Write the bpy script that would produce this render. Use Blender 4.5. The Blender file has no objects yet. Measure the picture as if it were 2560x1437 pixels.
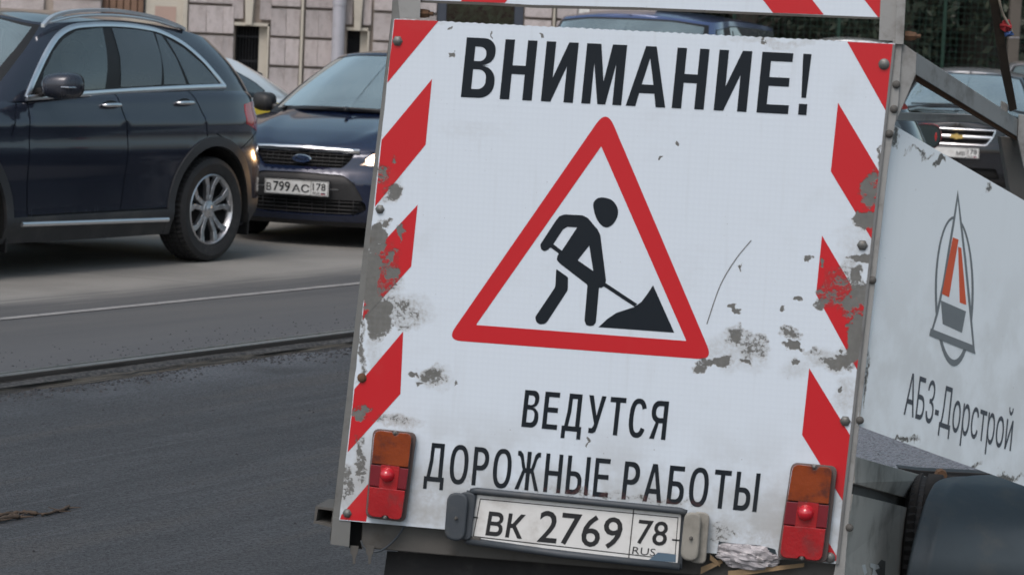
import bpy, bmesh, math, random
import numpy as np
from mathutils import Vector, Matrix
from mathutils.geometry import delaunay_2d_cdt
R = math.radians
rnd = random.Random(7)
scene = bpy.context.scene
COL = scene.collection

# ------------------------------------------------------------------ camera, sky, sun, exposure
FPX, CX, CY, EYE, ROLL, HOR = 6500., 1280., 718.5, 1.64, R(2.5), 95.
PITCH = math.atan((CY - HOR) / FPX)
cf = np.array([0, math.cos(PITCH), -math.sin(PITCH)]); r0 = np.array([1., 0, 0]); u0 = np.cross(r0, cf)
cr = math.cos(ROLL) * r0 + math.sin(ROLL) * u0
cu = -math.sin(ROLL) * r0 + math.cos(ROLL) * u0
CAM = np.array([0, 0, EYE])
cam = bpy.data.cameras.new('camera'); camo = bpy.data.objects.new('camera', cam); COL.objects.link(camo)
camo.matrix_world = Matrix(((cr[0], cu[0], -cf[0], 0), (cr[1], cu[1], -cf[1], 0), (cr[2], cu[2], -cf[2], EYE), (0, 0, 0, 1)))
cam.sensor_width = 36; cam.lens = 36 * FPX / 2560; cam.clip_end = 600; cam.clip_start = .1
cam.dof.use_dof = True; cam.dof.focus_distance = 8.2; cam.dof.aperture_fstop = 10
scene.camera = camo
SUN_EL, SUN_AZ = 54, 205        # soft overcast light from behind and left of the camera
w = bpy.data.worlds.new('World'); scene.world = w; w.use_nodes = True
nt = w.node_tree; bg = nt.nodes['Background']
sky = nt.nodes.new('ShaderNodeTexSky'); sky.sky_type = 'NISHITA'; sky.sun_disc = False
sky.sun_elevation = R(SUN_EL); sky.sun_rotation = R(SUN_AZ); sky.air_density = 1.0; sky.dust_density = 4.0; sky.ozone_density = 1.2
hs = nt.nodes.new('ShaderNodeHueSaturation'); hs.inputs['Hue'].default_value = .468; hs.inputs['Saturation'].default_value = .78
nt.links.new(sky.outputs[0], hs.inputs['Color']); nt.links.new(hs.outputs[0], bg.inputs[0]); bg.inputs[1].default_value = .075
sun = bpy.data.lights.new('sun', 'SUN'); sun.energy = .5; sun.angle = R(25); sun.color = (1, .97, .93)
so = bpy.data.objects.new('sun', sun); COL.objects.link(so)
az = R(SUN_AZ); sd = Vector((math.sin(az) * math.cos(R(SUN_EL)), math.cos(az) * math.cos(R(SUN_EL)), math.sin(R(SUN_EL))))
so.rotation_euler = sd.to_track_quat('Z', 'Y').to_euler()
vs = scene.view_settings; vs.view_transform = 'Standard'; vs.look = 'None'; vs.exposure = 1.08; vs.gamma = 1; vs.use_curve_mapping = False
scene.cycles.max_bounces = 8; scene.cycles.transparent_max_bounces = 12; scene.cycles.use_denoising = True

# ------------------------------------------------------------------ measuring helpers
def ray(x, y): return cf * FPX + cr * (x - CX) + cu * (CY - y)
def ground(x, y, z=0.):
    d = ray(x, y); return CAM + d * ((z - EYE) / d[2])
def on_plane(x, y, p0, n):
    d = ray(x, y); n = np.array(n, float); return CAM + d * (((np.array(p0) - CAM) @ n) / (d @ n))
def at(x, y, Y):
    d = ray(x, y); return CAM + d * (Y / d[1])

# ------------------------------------------------------------------ object helpers
def link(o, parent=None):
    COL.objects.link(o)
    if parent is not None: o.parent = parent
    return o
def tag(o, label=None, cat=None, group=None, kind=None):
    if label: o['label'] = label
    if cat: o['category'] = cat
    if group: o['group'] = group
    if kind: o['kind'] = kind
    return o
def thing(name, label, cat, loc=(0, 0, 0), rz=0., group=None):
    o = bpy.data.objects.new(name, None); o.empty_display_size = .2
    o.location = loc; o.rotation_euler = (0, 0, rz); link(o)
    return tag(o, label, cat, group)
def mesh_obj(name, verts, faces, mat, parent=None, smooth=False, world=False, uv=None, normals=None):
    """world=True: verts are world coordinates, moved into the parent's frame"""
    v = np.array(verts, float).reshape(-1, 3)
    if world and parent is not None:
        p = parent; chain = []
        while p is not None: chain.append(p); p = p.parent
        for q in reversed(chain):
            v = v - np.array(q.location)
            a = -q.rotation_euler[2]
            if a: v = v @ np.array([[math.cos(a), -math.sin(a), 0], [math.sin(a), math.cos(a), 0], [0, 0, 1]]).T
    me = bpy.data.meshes.new(name); me.from_pydata(v.tolist(), [], [tuple(int(i) for i in f) for f in faces]); me.update()
    if mat: me.materials.append(mat)
    if smooth: me.shade_smooth()
    if uv is not None:
        l = me.uv_layers.new(name='plane')
        idx = np.zeros(len(me.loops), int); me.loops.foreach_get('vertex_index', idx)
        l.data.foreach_set('uv', np.array(uv, float)[idx].ravel())
    if normals is not None: me.normals_split_custom_set_from_vertices([tuple(n) for n in normals])
    o = bpy.data.objects.new(name, me)
    return link(o, parent)
class MB:
    def __init__(s): s.v = []; s.f = []
    def add(s, v, f):
        b = len(s.v); s.v += [tuple(map(float, p)) for p in v]; s.f += [tuple(i + b for i in q) for q in f]; return s
    def box(s, c, size, rot=None):
        c = np.array(c, float); h = np.array(size, float) / 2
        p = [np.array([sx, sy, sz]) * h for sz in (-1, 1) for sy in (-1, 1) for sx in (-1, 1)]
        if rot is not None: p = [rot @ q for q in p]
        return s.add([c + q for q in p], [(0, 2, 3, 1), (4, 5, 7, 6), (0, 1, 5, 4), (2, 6, 7, 3), (0, 4, 6, 2), (1, 3, 7, 5)])
    def hexa(s, a, b):   # two quads, 4 points each
        return s.add(list(a) + list(b), [(3, 2, 1, 0), (4, 5, 6, 7), (0, 1, 5, 4), (1, 2, 6, 5), (2, 3, 7, 6), (3, 0, 4, 7)])
    def prism(s, front, back):
        n = len(front)
        return s.add(list(front) + list(back), [tuple(range(n)), tuple(range(2 * n - 1, n - 1, -1))] + [(i, i + n, (i + 1) % n + n, (i + 1) % n) for i in range(n)])
    def tube(s, pts, r, seg=8, caps=True):
        pts = [np.array(p, float) for p in pts]; n = len(pts); rings = []
        rr = r if hasattr(r, '__len__') else [r] * n
        up = None
        for i, p in enumerate(pts):
            t = pts[min(i + 1, n - 1)] - pts[max(i - 1, 0)]; t = t / (np.linalg.norm(t) + 1e-12)
            if up is None:
                up = np.array([0, 0, 1.]) if abs(t[2]) < .9 else np.array([1., 0, 0])
            a = np.cross(t, up); a /= np.linalg.norm(a) + 1e-12; b = np.cross(a, t); up = b
            rings.append([p + rr[i] * (a * math.cos(k * 2 * math.pi / seg) + b * math.sin(k * 2 * math.pi / seg)) for k in range(seg)])
        v = [q for g in rings for q in g]
        f = [(i * seg + k, i * seg + (k + 1) % seg, (i + 1) * seg + (k + 1) % seg, (i + 1) * seg + k) for i in range(n - 1) for k in range(seg)]
        if caps: f += [tuple(range(seg - 1, -1, -1)), tuple(range((n - 1) * seg, n * seg))]
        return s.add(v, f)
    def lathe(s, prof, c, axis, seg=24, closed=False):  # prof: (radius, height along axis)
        axis = np.array(axis, float); axis /= np.linalg.norm(axis)
        a = np.cross(axis, [0, 0, 1.] if abs(axis[2]) < .9 else [1., 0, 0]); a /= np.linalg.norm(a); b = np.cross(axis, a)
        c = np.array(c, float); m = len(prof); v = []
        for k in range(seg):
            th = 2 * math.pi * k / seg; d = a * math.cos(th) + b * math.sin(th)
            v += [c + d * r + axis * h for r, h in prof]
        f = [(k * m + i, ((k + 1) % seg) * m + i, ((k + 1) % seg) * m + i + 1, k * m + i + 1) for k in range(seg) for i in range(m - 1)]
        return s.add(v, f)
    def obj(s, name, mat, parent=None, smooth=False, world=False, **k):
        o = mesh_obj(name, s.v, s.f, mat, parent, smooth, world, **k)
        return o
def bevel(o, w=.003, seg=2):
    m = o.modifiers.new('bevel', 'BEVEL'); m.width = w; m.segments = seg; m.limit_method = 'ANGLE'; m.angle_limit = R(40)
    return o
def autosmooth(o, ang=35):
    me = o.data; bm = bmesh.new(); bm.from_mesh(me)
    bmesh.ops.recalc_face_normals(bm, faces=bm.faces)
    for f in bm.faces: f.smooth = True
    for e in bm.edges:
        if len(e.link_faces) == 2 and e.calc_face_angle(0) > R(ang): e.smooth = False
    bm.to_mesh(me); bm.free(); return o

# ------------------------------------------------------------------ materials
class NT:
    def __init__(s, name):
        s.m = bpy.data.materials.new(name); s.m.use_nodes = True; s.t = s.m.node_tree; s.n = s.t.nodes
        s.b = s.n['Principled BSDF']; s.out = s.n['Material Output']
    def new(s, typ, **k):
        n = s.n.new('ShaderNode' + typ)
        for a, v in k.items(): setattr(n, a, v)
        return n
    def l(s, a, b): s.t.links.new(a, b)
    def setv(s, sock, v):
        if isinstance(v, bpy.types.NodeSocket): s.l(v, sock)
        else: sock.default_value = v
    def math(s, op, a, b=0., c=None, clamp=False):
        n = s.new('Math', operation=op, use_clamp=clamp); s.setv(n.inputs[0], a); s.setv(n.inputs[1], b)
        if c is not None: s.setv(n.inputs[2], c)
        return n.outputs[0]
    def vmath(s, op, a, b=None):
        n = s.new('VectorMath', operation=op); s.setv(n.inputs[0], a)
        if b is not None: s.setv(n.inputs[1], b)
        return n.outputs['Value'] if op in ('LENGTH', 'DOT_PRODUCT', 'DISTANCE') else n.outputs[0]
    def noise(s, vec, scale, detail=4., rough=.55, dist=0.):
        n = s.new('TexNoise'); s.setv(n.inputs['Vector'], vec)
        n.inputs['Scale'].default_value = scale; n.inputs['Detail'].default_value = detail
        n.inputs['Roughness'].default_value = rough; n.inputs['Distortion'].default_value = dist
        return n.outputs['Fac']
    def ramp(s, f, a, b, lo=0., hi=1., smooth=True):
        n = s.new('MapRange', interpolation_type='SMOOTHSTEP' if smooth else 'LINEAR'); s.setv(n.inputs[0], f)
        for i, v in zip((1, 2, 3, 4), (a, b, lo, hi)): s.setv(n.inputs[i], v)
        return n.outputs[0]
    def mix(s, f, a, b):
        n = s.new('Mix', data_type='RGBA'); s.setv(n.inputs[0], f)
        for i, v in ((6, a), (7, b)):
            if not isinstance(v, bpy.types.NodeSocket) and len(v) == 3: v = (*v, 1)
            s.setv(n.inputs[i], v)
        return n.outputs[2]
    def bump(s, h, strength=.3, dist=.002):
        n = s.new('Bump'); n.inputs['Strength'].default_value = strength; n.inputs['Distance'].default_value = dist
        s.setv(n.inputs['Height'], h); s.l(n.outputs[0], s.b.inputs['Normal']); return n.outputs[0]
    def geo(s): return s.new('NewGeometry').outputs['Position']
    def objc(s): return s.new('TexCoord').outputs['Object']
    def base(s, v):
        if not isinstance(v, bpy.types.NodeSocket) and len(v) == 3: v = (*v, 1)
        s.setv(s.b.inputs['Base Color'], v)
    def rough(s, v): s.setv(s.b.inputs['Roughness'], v)
def simple(name, col, rough=.6, metal=0., var=.15, scale=8., grime=None, bumpv=0., bscale=60., coat=0., emit=None, spec=None):
    m = NT(name); p = m.objc()
    n = m.noise(p, scale, 5)
    c1 = tuple(x * (1 - var) for x in col); c2 = tuple(min(1, x * (1 + var)) for x in col)
    c = m.mix(n, c1, c2)
    if grime:
        g = m.noise(p, grime[1], 6, .65)
        c = m.mix(m.ramp(g, .48, .72, 0, grime[2]), c, grime[0])
    m.base(c); m.rough(m.ramp(n, .2, .8, max(0, rough - .07), min(1, rough + .07)))
    m.b.inputs['Metallic'].default_value = metal; m.b.inputs['Coat Weight'].default_value = coat
    if spec is not None: m.b.inputs['Specular IOR Level'].default_value = spec
    if bumpv: m.bump(m.noise(p, bscale, 4), bumpv, .003)
    if emit: m.b.inputs['Emission Color'].default_value = (*emit[0], 1); m.b.inputs['Emission Strength'].default_value = emit[1]
    return m.m
def car_paint(name, col, flake=.02, dust=.6, dustcol=(.07, .068, .066)):
    m = NT(name); p = m.objc()
    sep = m.new('SeparateXYZ'); m.l(p, sep.inputs[0]); z = sep.outputs[2]
    n = m.noise(p, 3.5, 6, .6)
    st = m.new('Mapping'); m.l(p, st.inputs[0]); st.inputs['Scale'].default_value = (14, 14, 1.2)
    streak = m.noise(st.outputs[0], 2.2, 5, .6)
    low = m.ramp(z, .22, .8, 1, .0)
    d = m.math('MULTIPLY', m.math('ADD', m.math('MULTIPLY', low, .9), m.math('MULTIPLY', n, .22)), m.ramp(streak, .25, .75, .45, 1.), clamp=True)
    d = m.math('MULTIPLY', d, dust)
    m.base(m.mix(d, col, dustcol)); m.rough(m.ramp(d, 0, .7, .16, .6))
    m.b.inputs['Metallic'].default_value = .25; m.b.inputs['Coat Weight'].default_value = .8; m.b.inputs['Coat Roughness'].default_value = .06
    m.setv(m.b.inputs['Coat Weight'], m.ramp(d, 0, .5, .9, .15))
    return m.m
def glass_mat(name, tint=(.5, .55, .56), refl=1.0, haze=.0, rough=.02, film=(.32, .36, .36)):
    m = NT(name)
    m.n.remove(m.b)
    tr = m.new('BsdfTransparent'); tr.inputs[0].default_value = (*tint, 1)
    gl = m.new('BsdfGlossy'); gl.inputs['Roughness'].default_value = rough; gl.inputs['Color'].default_value = (1, 1, 1, 1)
    fr = m.new('Fresnel'); fr.inputs[0].default_value = 1.52
    f = m.math('MULTIPLY', fr.outputs[0], refl * 1.6, clamp=True)
    mx = m.new('MixShader'); m.l(f, mx.inputs[0]); m.l(tr.outputs[0], mx.inputs[1]); m.l(gl.outputs[0], mx.inputs[2])
    last = mx.outputs[0]
    if haze:   # diffuse film painted to imitate grey-teal sky reflected in the glass
        df = m.new('BsdfDiffuse'); df.inputs[0].default_value = (*film, 1)
        m2 = m.new('MixShader'); n = m.noise(m.objc(), 3, 5)
        m.l(m.ramp(n, .2, .8, haze * .7, haze * 1.3), m2.inputs[0]); m.l(last, m2.inputs[1]); m.l(df.outputs[0], m2.inputs[2]); last = m2.outputs[0]
    m.l(last, m.out.inputs[0]); return m.m

M = {}
M['navy'] = car_paint('navy_paint', (.022, .027, .043), dust=.32, dustcol=(.034, .036, .042))
M['ford'] = car_paint('dark_blue_paint', (.006, .014, .045), dust=.15)
M['black'] = car_paint('black_paint', (.006, .007, .010), dust=.2)
M['white'] = car_paint('white_paint', (.82, .84, .85), dust=.1, dustcol=(.4, .39, .37))
M['red_car'] = car_paint('red_paint', (.5, .02, .02), dust=.2)
M['van'] = car_paint('van_paint', (.06, .09, .20), dust=.2)
M['charcoal'] = car_paint('charcoal_paint', (.014, .015, .017), dust=.2)
M['grey_car'] = car_paint('silver_paint', (.35, .36, .38), dust=.25)
M['chrome'] = simple('chrome_trim', (.78, .79, .81), .18, 1., .05)
M['alu'] = simple('satin_aluminium', (.84, .86, .89), .34, 1., .06)
M['rimalloy'] = simple('alloy_wheel', (.52, .53, .55), .32, .85, .12, 9, ((.10, .09, .08), 7, .6))
M['rim_dark'] = simple('shadow_grey_rim', (.035, .035, .037), .5, .5, .3, 14)
M['plastic'] = simple('black_plastic', (.014, .014, .015), .5, 0, .2, 6, ((.05, .05, .05), 5, .35))
M['cladding'] = simple('wheel_arch_plastic', (.030, .032, .036), .6, 0, .15, 5, ((.075, .073, .07), 4, .5))
M['dark'] = simple('dark_void', (.004, .004, .004), .9, 0, .1)
M['liner'] = simple('arch_liner', (.008, .008, .008), .85, 0, .2)
M['seat'] = simple('seat_cloth', (.03, .032, .036), .85, 0, .2)
M['tyre'] = simple('tyre_rubber', (.018, .018, .019), .78, 0, .25, 12, ((.06, .058, .055), 9, .45), .3, 90)
M['rubber'] = simple('rubber_seal', (.008, .008, .009), .55, 0, .1)
M['glass'] = glass_mat('side_glass', (.42, .50, .50), 1.6, .14, film=(.22, .30, .31))
M['glass_dark'] = glass_mat('privacy_glass', (.05, .06, .065), 1.5, .22, film=(.16, .20, .225))
M['glass_wind'] = glass_mat('windscreen_glass', (.50, .60, .58), 2.6, .30, film=(.30, .40, .43))
M['lamp_glass'] = glass_mat('lamp_glass', (.85, .87, .9), .8, .0)
M['lamp_red'] = simple('red_lens', (.42, .008, .016), .12, 0, .1, coat=1)
M['reflector'] = simple('lamp_reflector', (.7, .7, .72), .15, 1., .05)
M['lamp_lit'] = simple('lit_headlamp', (1, .9, .75), .3, 0, .05, emit=((1, .70, .45), 3.2))
M['lit_bowl'] = simple('lit_lamp_reflector', (.75, .70, .66), .25, .6, .1, emit=((1, .66, .50), .6))
M['mirror_glass'] = simple('mirror_silvering', (.16, .21, .21), .05, 1., .1)
M['indicator'] = simple('indicator_amber', (.8, .25, .03), .3, 0, .1)
M['gold'] = simple('gold_badge', (.75, .55, .2), .3, .9, .05)
M['badge_blue'] = simple('badge_blue', (.035, .055, .11), .3, .2, .1, coat=.5)
M['plate'] = simple('plate_white', (.66, .67, .66), .4, 0, .06, 20, ((.35, .33, .30), 12, .45))
M['ink'] = simple('plate_ink', (.015, .016, .018), .5, 0, .1)
M['yellow'] = simple('yellow_film', (.78, .58, .05), .35, 0, .06, coat=.5)
M['skin'] = simple('skin', (.42, .26, .19), .55, 0, .08)
M['hair'] = simple('hair', (.05, .035, .025), .6, 0, .2)
M['shirt'] = simple('grey_jacket', (.10, .11, .12), .8, 0, .15)

# ------------------------------------------------------------------ curves
def catmull(P, per=8, closed=False):
    P = [np.array(p, float) for p in P]; n = len(P); out = []
    for i in range(n if closed else n - 1):
        if closed: a, b, c, d = P[(i - 1) % n], P[i], P[(i + 1) % n], P[(i + 2) % n]
        else: a, b, c, d = P[max(i - 1, 0)], P[i], P[i + 1], P[min(i + 2, n - 1)]
        for k in range(per):
            t = k / per
            out.append(.5 * ((2 * b) + (-a + c) * t + (2 * a - 5 * b + 4 * c - d) * t * t + (-a + 3 * b - 3 * c + d) * t ** 3))
    if not closed: out.append(P[-1])
    return np.array(out)
def sinterp(x, pts):
    """smooth interpolation through (x, value) pairs given in any order"""
    p = sorted(pts); xs = np.array([a for a, b in p]); ys = np.array([b for a, b in p], float)
    x = np.clip(np.asarray(x, float), xs[0], xs[-1])
    h = np.diff(xs); dl = np.diff(ys) / h
    m = np.zeros(len(xs)); m[0] = dl[0]; m[-1] = dl[-1]
    for i in range(1, len(xs) - 1): m[i] = 0 if dl[i - 1] * dl[i] <= 0 else 2 * dl[i - 1] * dl[i] / (dl[i - 1] + dl[i])
    i = np.clip(np.searchsorted(xs, x) - 1, 0, len(xs) - 2); t = (x - xs[i]) / h[i]
    return (2 * t**3 - 3 * t**2 + 1) * ys[i] + (t**3 - 2 * t**2 + t) * h[i] * m[i] + (-2 * t**3 + 3 * t**2) * ys[i + 1] + (t**3 - t**2) * h[i] * m[i + 1]
def inpoly(px, py, poly):
    poly = np.array(poly); x0, y0 = poly[:, 0], poly[:, 1]; x1, y1 = np.roll(x0, -1), np.roll(y0, -1)
    r = np.zeros(len(px), bool)
    for a, b, c, d in zip(x0, y0, x1, y1):
        cond = (b > py) != (d > py)
        if b != d: r ^= cond & (px < (c - a) * (py - b) / (d - b) + a)
    return r
def subdiv(poly, step, closed=True):
    out = []; n = len(poly)
    for i in range(n if closed else n - 1):
        a = np.array(poly[i], float); b = np.array(poly[(i + 1) % n], float); k = max(1, int(np.linalg.norm(b - a) / step))
        out += [a + (b - a) * j / k for j in range(k)]
    if not closed: out.append(np.array(poly[-1], float))
    return np.array(out)
def stroke(pts, w, closed=False):
    """polygon around a 2D polyline"""
    P = np.array(pts, float); t = np.gradient(P, axis=0); t /= np.linalg.norm(t, axis=1)[:, None] + 1e-12
    n = np.stack([-t[:, 1], t[:, 0]], 1) * w / 2
    return np.concatenate([P + n, (P - n)[::-1]])
def roundpoly(P, r, seg=5):
    P = [np.array(p, float) for p in P]; n = len(P); out = []
    for i in range(n):
        a, b, c = P[i - 1], P[i], P[(i + 1) % n]; u = a - b; v = c - b; lu, lv = np.linalg.norm(u), np.linalg.norm(v)
        rr = min(r if not hasattr(r, '__len__') else r[i], lu * .49, lv * .49)
        p0 = b + u / lu * rr; p1 = b + v / lv * rr
        for k in range(seg + 1):
            t = k / seg; out.append((1 - t)**2 * p0 + 2 * t * (1 - t) * b + t * t * p1)
    return np.array(out)

def carve(domain, regions, mapf, step, grid):
    """constrained triangulation of a 2D domain cut by regions -> points, normals, {key: triangles}"""
    V = []; E = []
    def loop(poly):
        b = len(V); q = subdiv(poly, step); V.extend(q.tolist()); n = len(q); E.extend([(b + i, b + (i + 1) % n) for i in range(n)])
    loop(domain)
    for k, p in regions: loop(p)
    dm = np.array(domain); lo, hi = dm.min(0), dm.max(0)
    gx, gy = np.meshgrid(np.arange(lo[0] + grid[0] / 2, hi[0], grid[0]), np.arange(lo[1] + grid[1] / 2, hi[1], grid[1]))
    g = np.stack([gx.ravel(), gy.ravel()], 1); g = g[inpoly(g[:, 0], g[:, 1], domain)]; V.extend(g.tolist())
    vo, eo, fo, *_ = delaunay_2d_cdt([Vector(p) for p in V], E, [], 0, 1e-4)
    P = np.array([tuple(p) for p in vo]); F = np.array([tuple(f) for f in fo])
    a, b, c = P[F[:, 0]], P[F[:, 1]], P[F[:, 2]]; cen = (a + b + c) / 3
    area = (b[:, 0] - a[:, 0]) * (c[:, 1] - a[:, 1]) - (b[:, 1] - a[:, 1]) * (c[:, 0] - a[:, 0])
    keep = inpoly(cen[:, 0], cen[:, 1], domain) & (np.abs(area) > 1e-9)
    F = F[keep]; cen = cen[keep]; key = np.full(len(F), -1)
    for i, (k, p) in enumerate(regions):
        m = (key < 0) & inpoly(cen[:, 0], cen[:, 1], p); key[m] = i
    pos, nor = mapf(P)
    tri = {}
    tri['body'] = F[key < 0]
    for i, (k, p) in enumerate(regions):
        t = F[key == i]
        tri[k] = np.concatenate([tri[k], t]) if k in tri else t
    return pos, nor, tri

def region_mesh(pos, nor, F, off=0., flange=.02):
    used = np.unique(F); remap = -np.ones(len(pos), int); remap[used] = np.arange(len(used))
    v = pos[used] + nor[used] * off; n = nor[used]; f = remap[F]
    ed = {}
    for t in f:
        for i in range(3):
            e = (t[i], t[(i + 1) % 3]); ed[e] = 1
    b = [e for e in ed if (e[1], e[0]) not in ed]
    faces = f.tolist()
    if flange and b:
        bv = sorted({i for e in b for i in e}); m1 = {i: len(v) + j for j, i in enumerate(bv)}; nb = len(bv)
        v2 = v[bv]; v3 = v2 - n[bv] * flange
        m2 = {i: len(v) + nb + j for j, i in enumerate(bv)}
        v = np.concatenate([v, v2, v3]); nn = np.zeros((2 * nb, 3))
        for e in b:
            p = v[e[1]] - v[e[0]]; q = np.cross(p, n[e[0]]); q /= np.linalg.norm(q) + 1e-12
            for i in e: nn[bv.index(i) if False else m1[i] - len(n)] += q; nn[m2[i] - len(n)] += q
            faces.append((m1[e[1]], m1[e[0]], m2[e[0]], m2[e[1]]))
        nn /= np.linalg.norm(nn, axis=1)[:, None] + 1e-12
        n = np.concatenate([n, nn])
    return v, n, faces

# ------------------------------------------------------------------ text
def text_mesh(body, offset=0., spacing=1.):
    c = bpy.data.curves.new('lettering', 'FONT'); c.body = body; c.offset = offset; c.space_character = spacing; c.resolution_u = 3
    o = bpy.data.objects.new('lettering', c); COL.objects.link(o); bpy.context.view_layer.update()
    me = o.to_mesh(); v = np.array([tuple(p.co) for p in me.vertices]); f = [tuple(p.vertices) for p in me.polygons]
    o.to_mesh_clear(); bpy.data.objects.remove(o); bpy.data.curves.remove(c)
    return v[:, :2], f
CAPH = .728
def text_unit(body, offset=0., h=CAPH, spacing=1.):
    """outline scaled so that x runs 0..1 and cap height (or h) is 1"""
    v, f = text_mesh(body, offset, spacing)
    x0, x1 = v[:, 0].min(), v[:, 0].max()
    return np.stack([(v[:, 0] - x0) / (x1 - x0), (v[:, 1] + offset) / (h + 2 * offset)], 1), f, (x1 - x0)

# ------------------------------------------------------------------ wheels
def make_wheel(parent, x, y, side, rad=.365, wid=.235, rim=.24, spokes='double5', alloy='rimalloy', full=True):
    """side=+1: outer face towards +y"""
    root = bpy.data.objects.new('wheel', None); root.location = (x, y, rad); root.empty_display_size = .1; link(root, parent)
    A = (0, side, 0); h = wid / 2
    b = MB()
    seg = 120 if full else 48; prof = [(rim, -h * .8), (rim + .02, -h * .95), (rim + .06, -h * 1.02), (rad - .035, -h), (rad - .012, -h * .9), (rad, -h * .72),
        (rad, -.065), (rad - .009, -.062), (rad - .009, -.05), (rad, -.047), (rad, -.008), (rad - .009, -.005), (rad - .009, .005), (rad, .008), (rad, .047), (rad - .009, .05), (rad - .009, .062), (rad, .065),
        (rad, h * .72), (rad - .012, h * .9), (rad - .035, h), (rim + .075, h * 1.04), (rim + .07, h * 1.03), (rim + .03, h * 1.02), (rim + .008, h * .93), (rim, h * .8)]
    b.lathe(prof, (0, 0, 0), A, seg)
    m = len(prof)
    for k in range(seg):
        if k % 2:   # cross grooves between the tread blocks
            for i, (r, hh) in enumerate(prof):
                if r > rad - .02:
                    sh = rad - .013; p = np.array(b.v[k * m + i]); q = np.array([p[0], 0, p[2]]); q *= min(1, (sh / r) if r > sh else 1)
                    b.v[k * m + i] = (q[0], p[1], q[2])
    o = b.obj('tyre', M['tyre'], root); autosmooth(o, 30)
    b = MB()
    b.lathe([(rim + .004, h * .9), (rim - .004, h * .95), (rim - .012, h * .86), (rim - .020, h * .6)], (0, 0, 0), A, 48)
    o = b.obj('rim', M[alloy], root, smooth=True); autosmooth(o, 50)
    b = MB(); b.lathe([(rim - .021, h * .6), (rim - .03, -h * .6), (.06, -h * .65), (0.001, -h * .65)], (0, 0, 0), A, 48); b.obj('rim_barrel', M['rim_dark'], root, smooth=True)
    b = MB(); b.lathe([(.17, -h * .2), (.17, -h * .1), (.001, -h * .1)], (0, 0, 0), A, 32); b.obj('brake_disc', M['rim_dark'], root, smooth=True)
    b = MB()
    R1 = rim - .012
    for k in range(5):
        a0 = 2 * math.pi * k / 5 + .35
        for sg in (-1, 1):
            # one arm of a forked spoke: hub -> rim
            pts = [(.045, a0 + sg * .32, .034), (.10, a0 + sg * .21, .032), (R1 * .72, a0 + sg * .19, .034), (R1, a0 + sg * .30, .046)]
            fr = []; bk = []
            L = []; Rr = []
            for r, a, wd in pts:
                cx, cz = r * math.cos(a), r * math.sin(a); tx, tz = -math.sin(a), math.cos(a)
                L.append((cx - tx * wd / 2, cz - tz * wd / 2)); Rr.append((cx + tx * wd / 2, cz + tz * wd / 2))
            for i in range(3):
                dz0 = h * (.70 + .18 * (pts[i][0] / R1) ** 2); dz1 = h * (.70 + .18 * (pts[i + 1][0] / R1) ** 2)
                q = [L[i], Rr[i], Rr[i + 1], L[i + 1]]; dd = [dz0, dz0, dz1, dz1]
                a_ = [(q[j][0], side * dd[j], q[j][1]) for j in range(4)]
                b_ = [(q[j][0] * 1.0, side * (dd[j] - .035), q[j][1]) for j in range(4)]
                b.hexa(a_, b_)
    o = b.obj('spokes', M[alloy], root); autosmooth(o, 40); bevel(o, .003, 2)
    b = MB(); b.lathe([(.065, h * .45), (.062, h * .72), (.05, h * .76), (.034, h * .76), (.032, h * .80), (.001, h * .82)], (0, 0, 0), A, 24)
    b.obj('hub_cap', M[alloy], root, smooth=True)
    b = MB()
    for k in range(5):
        a = 2 * math.pi * k / 5 + .35 + .63; b.lathe([(.009, h * .55), (.009, h * .74), (.001, h * .75)], (.05 * math.cos(a), 0, .05 * math.sin(a)), A, 6)
    b.obj('wheel_bolts', M['dark'], root)
    return root

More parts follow.
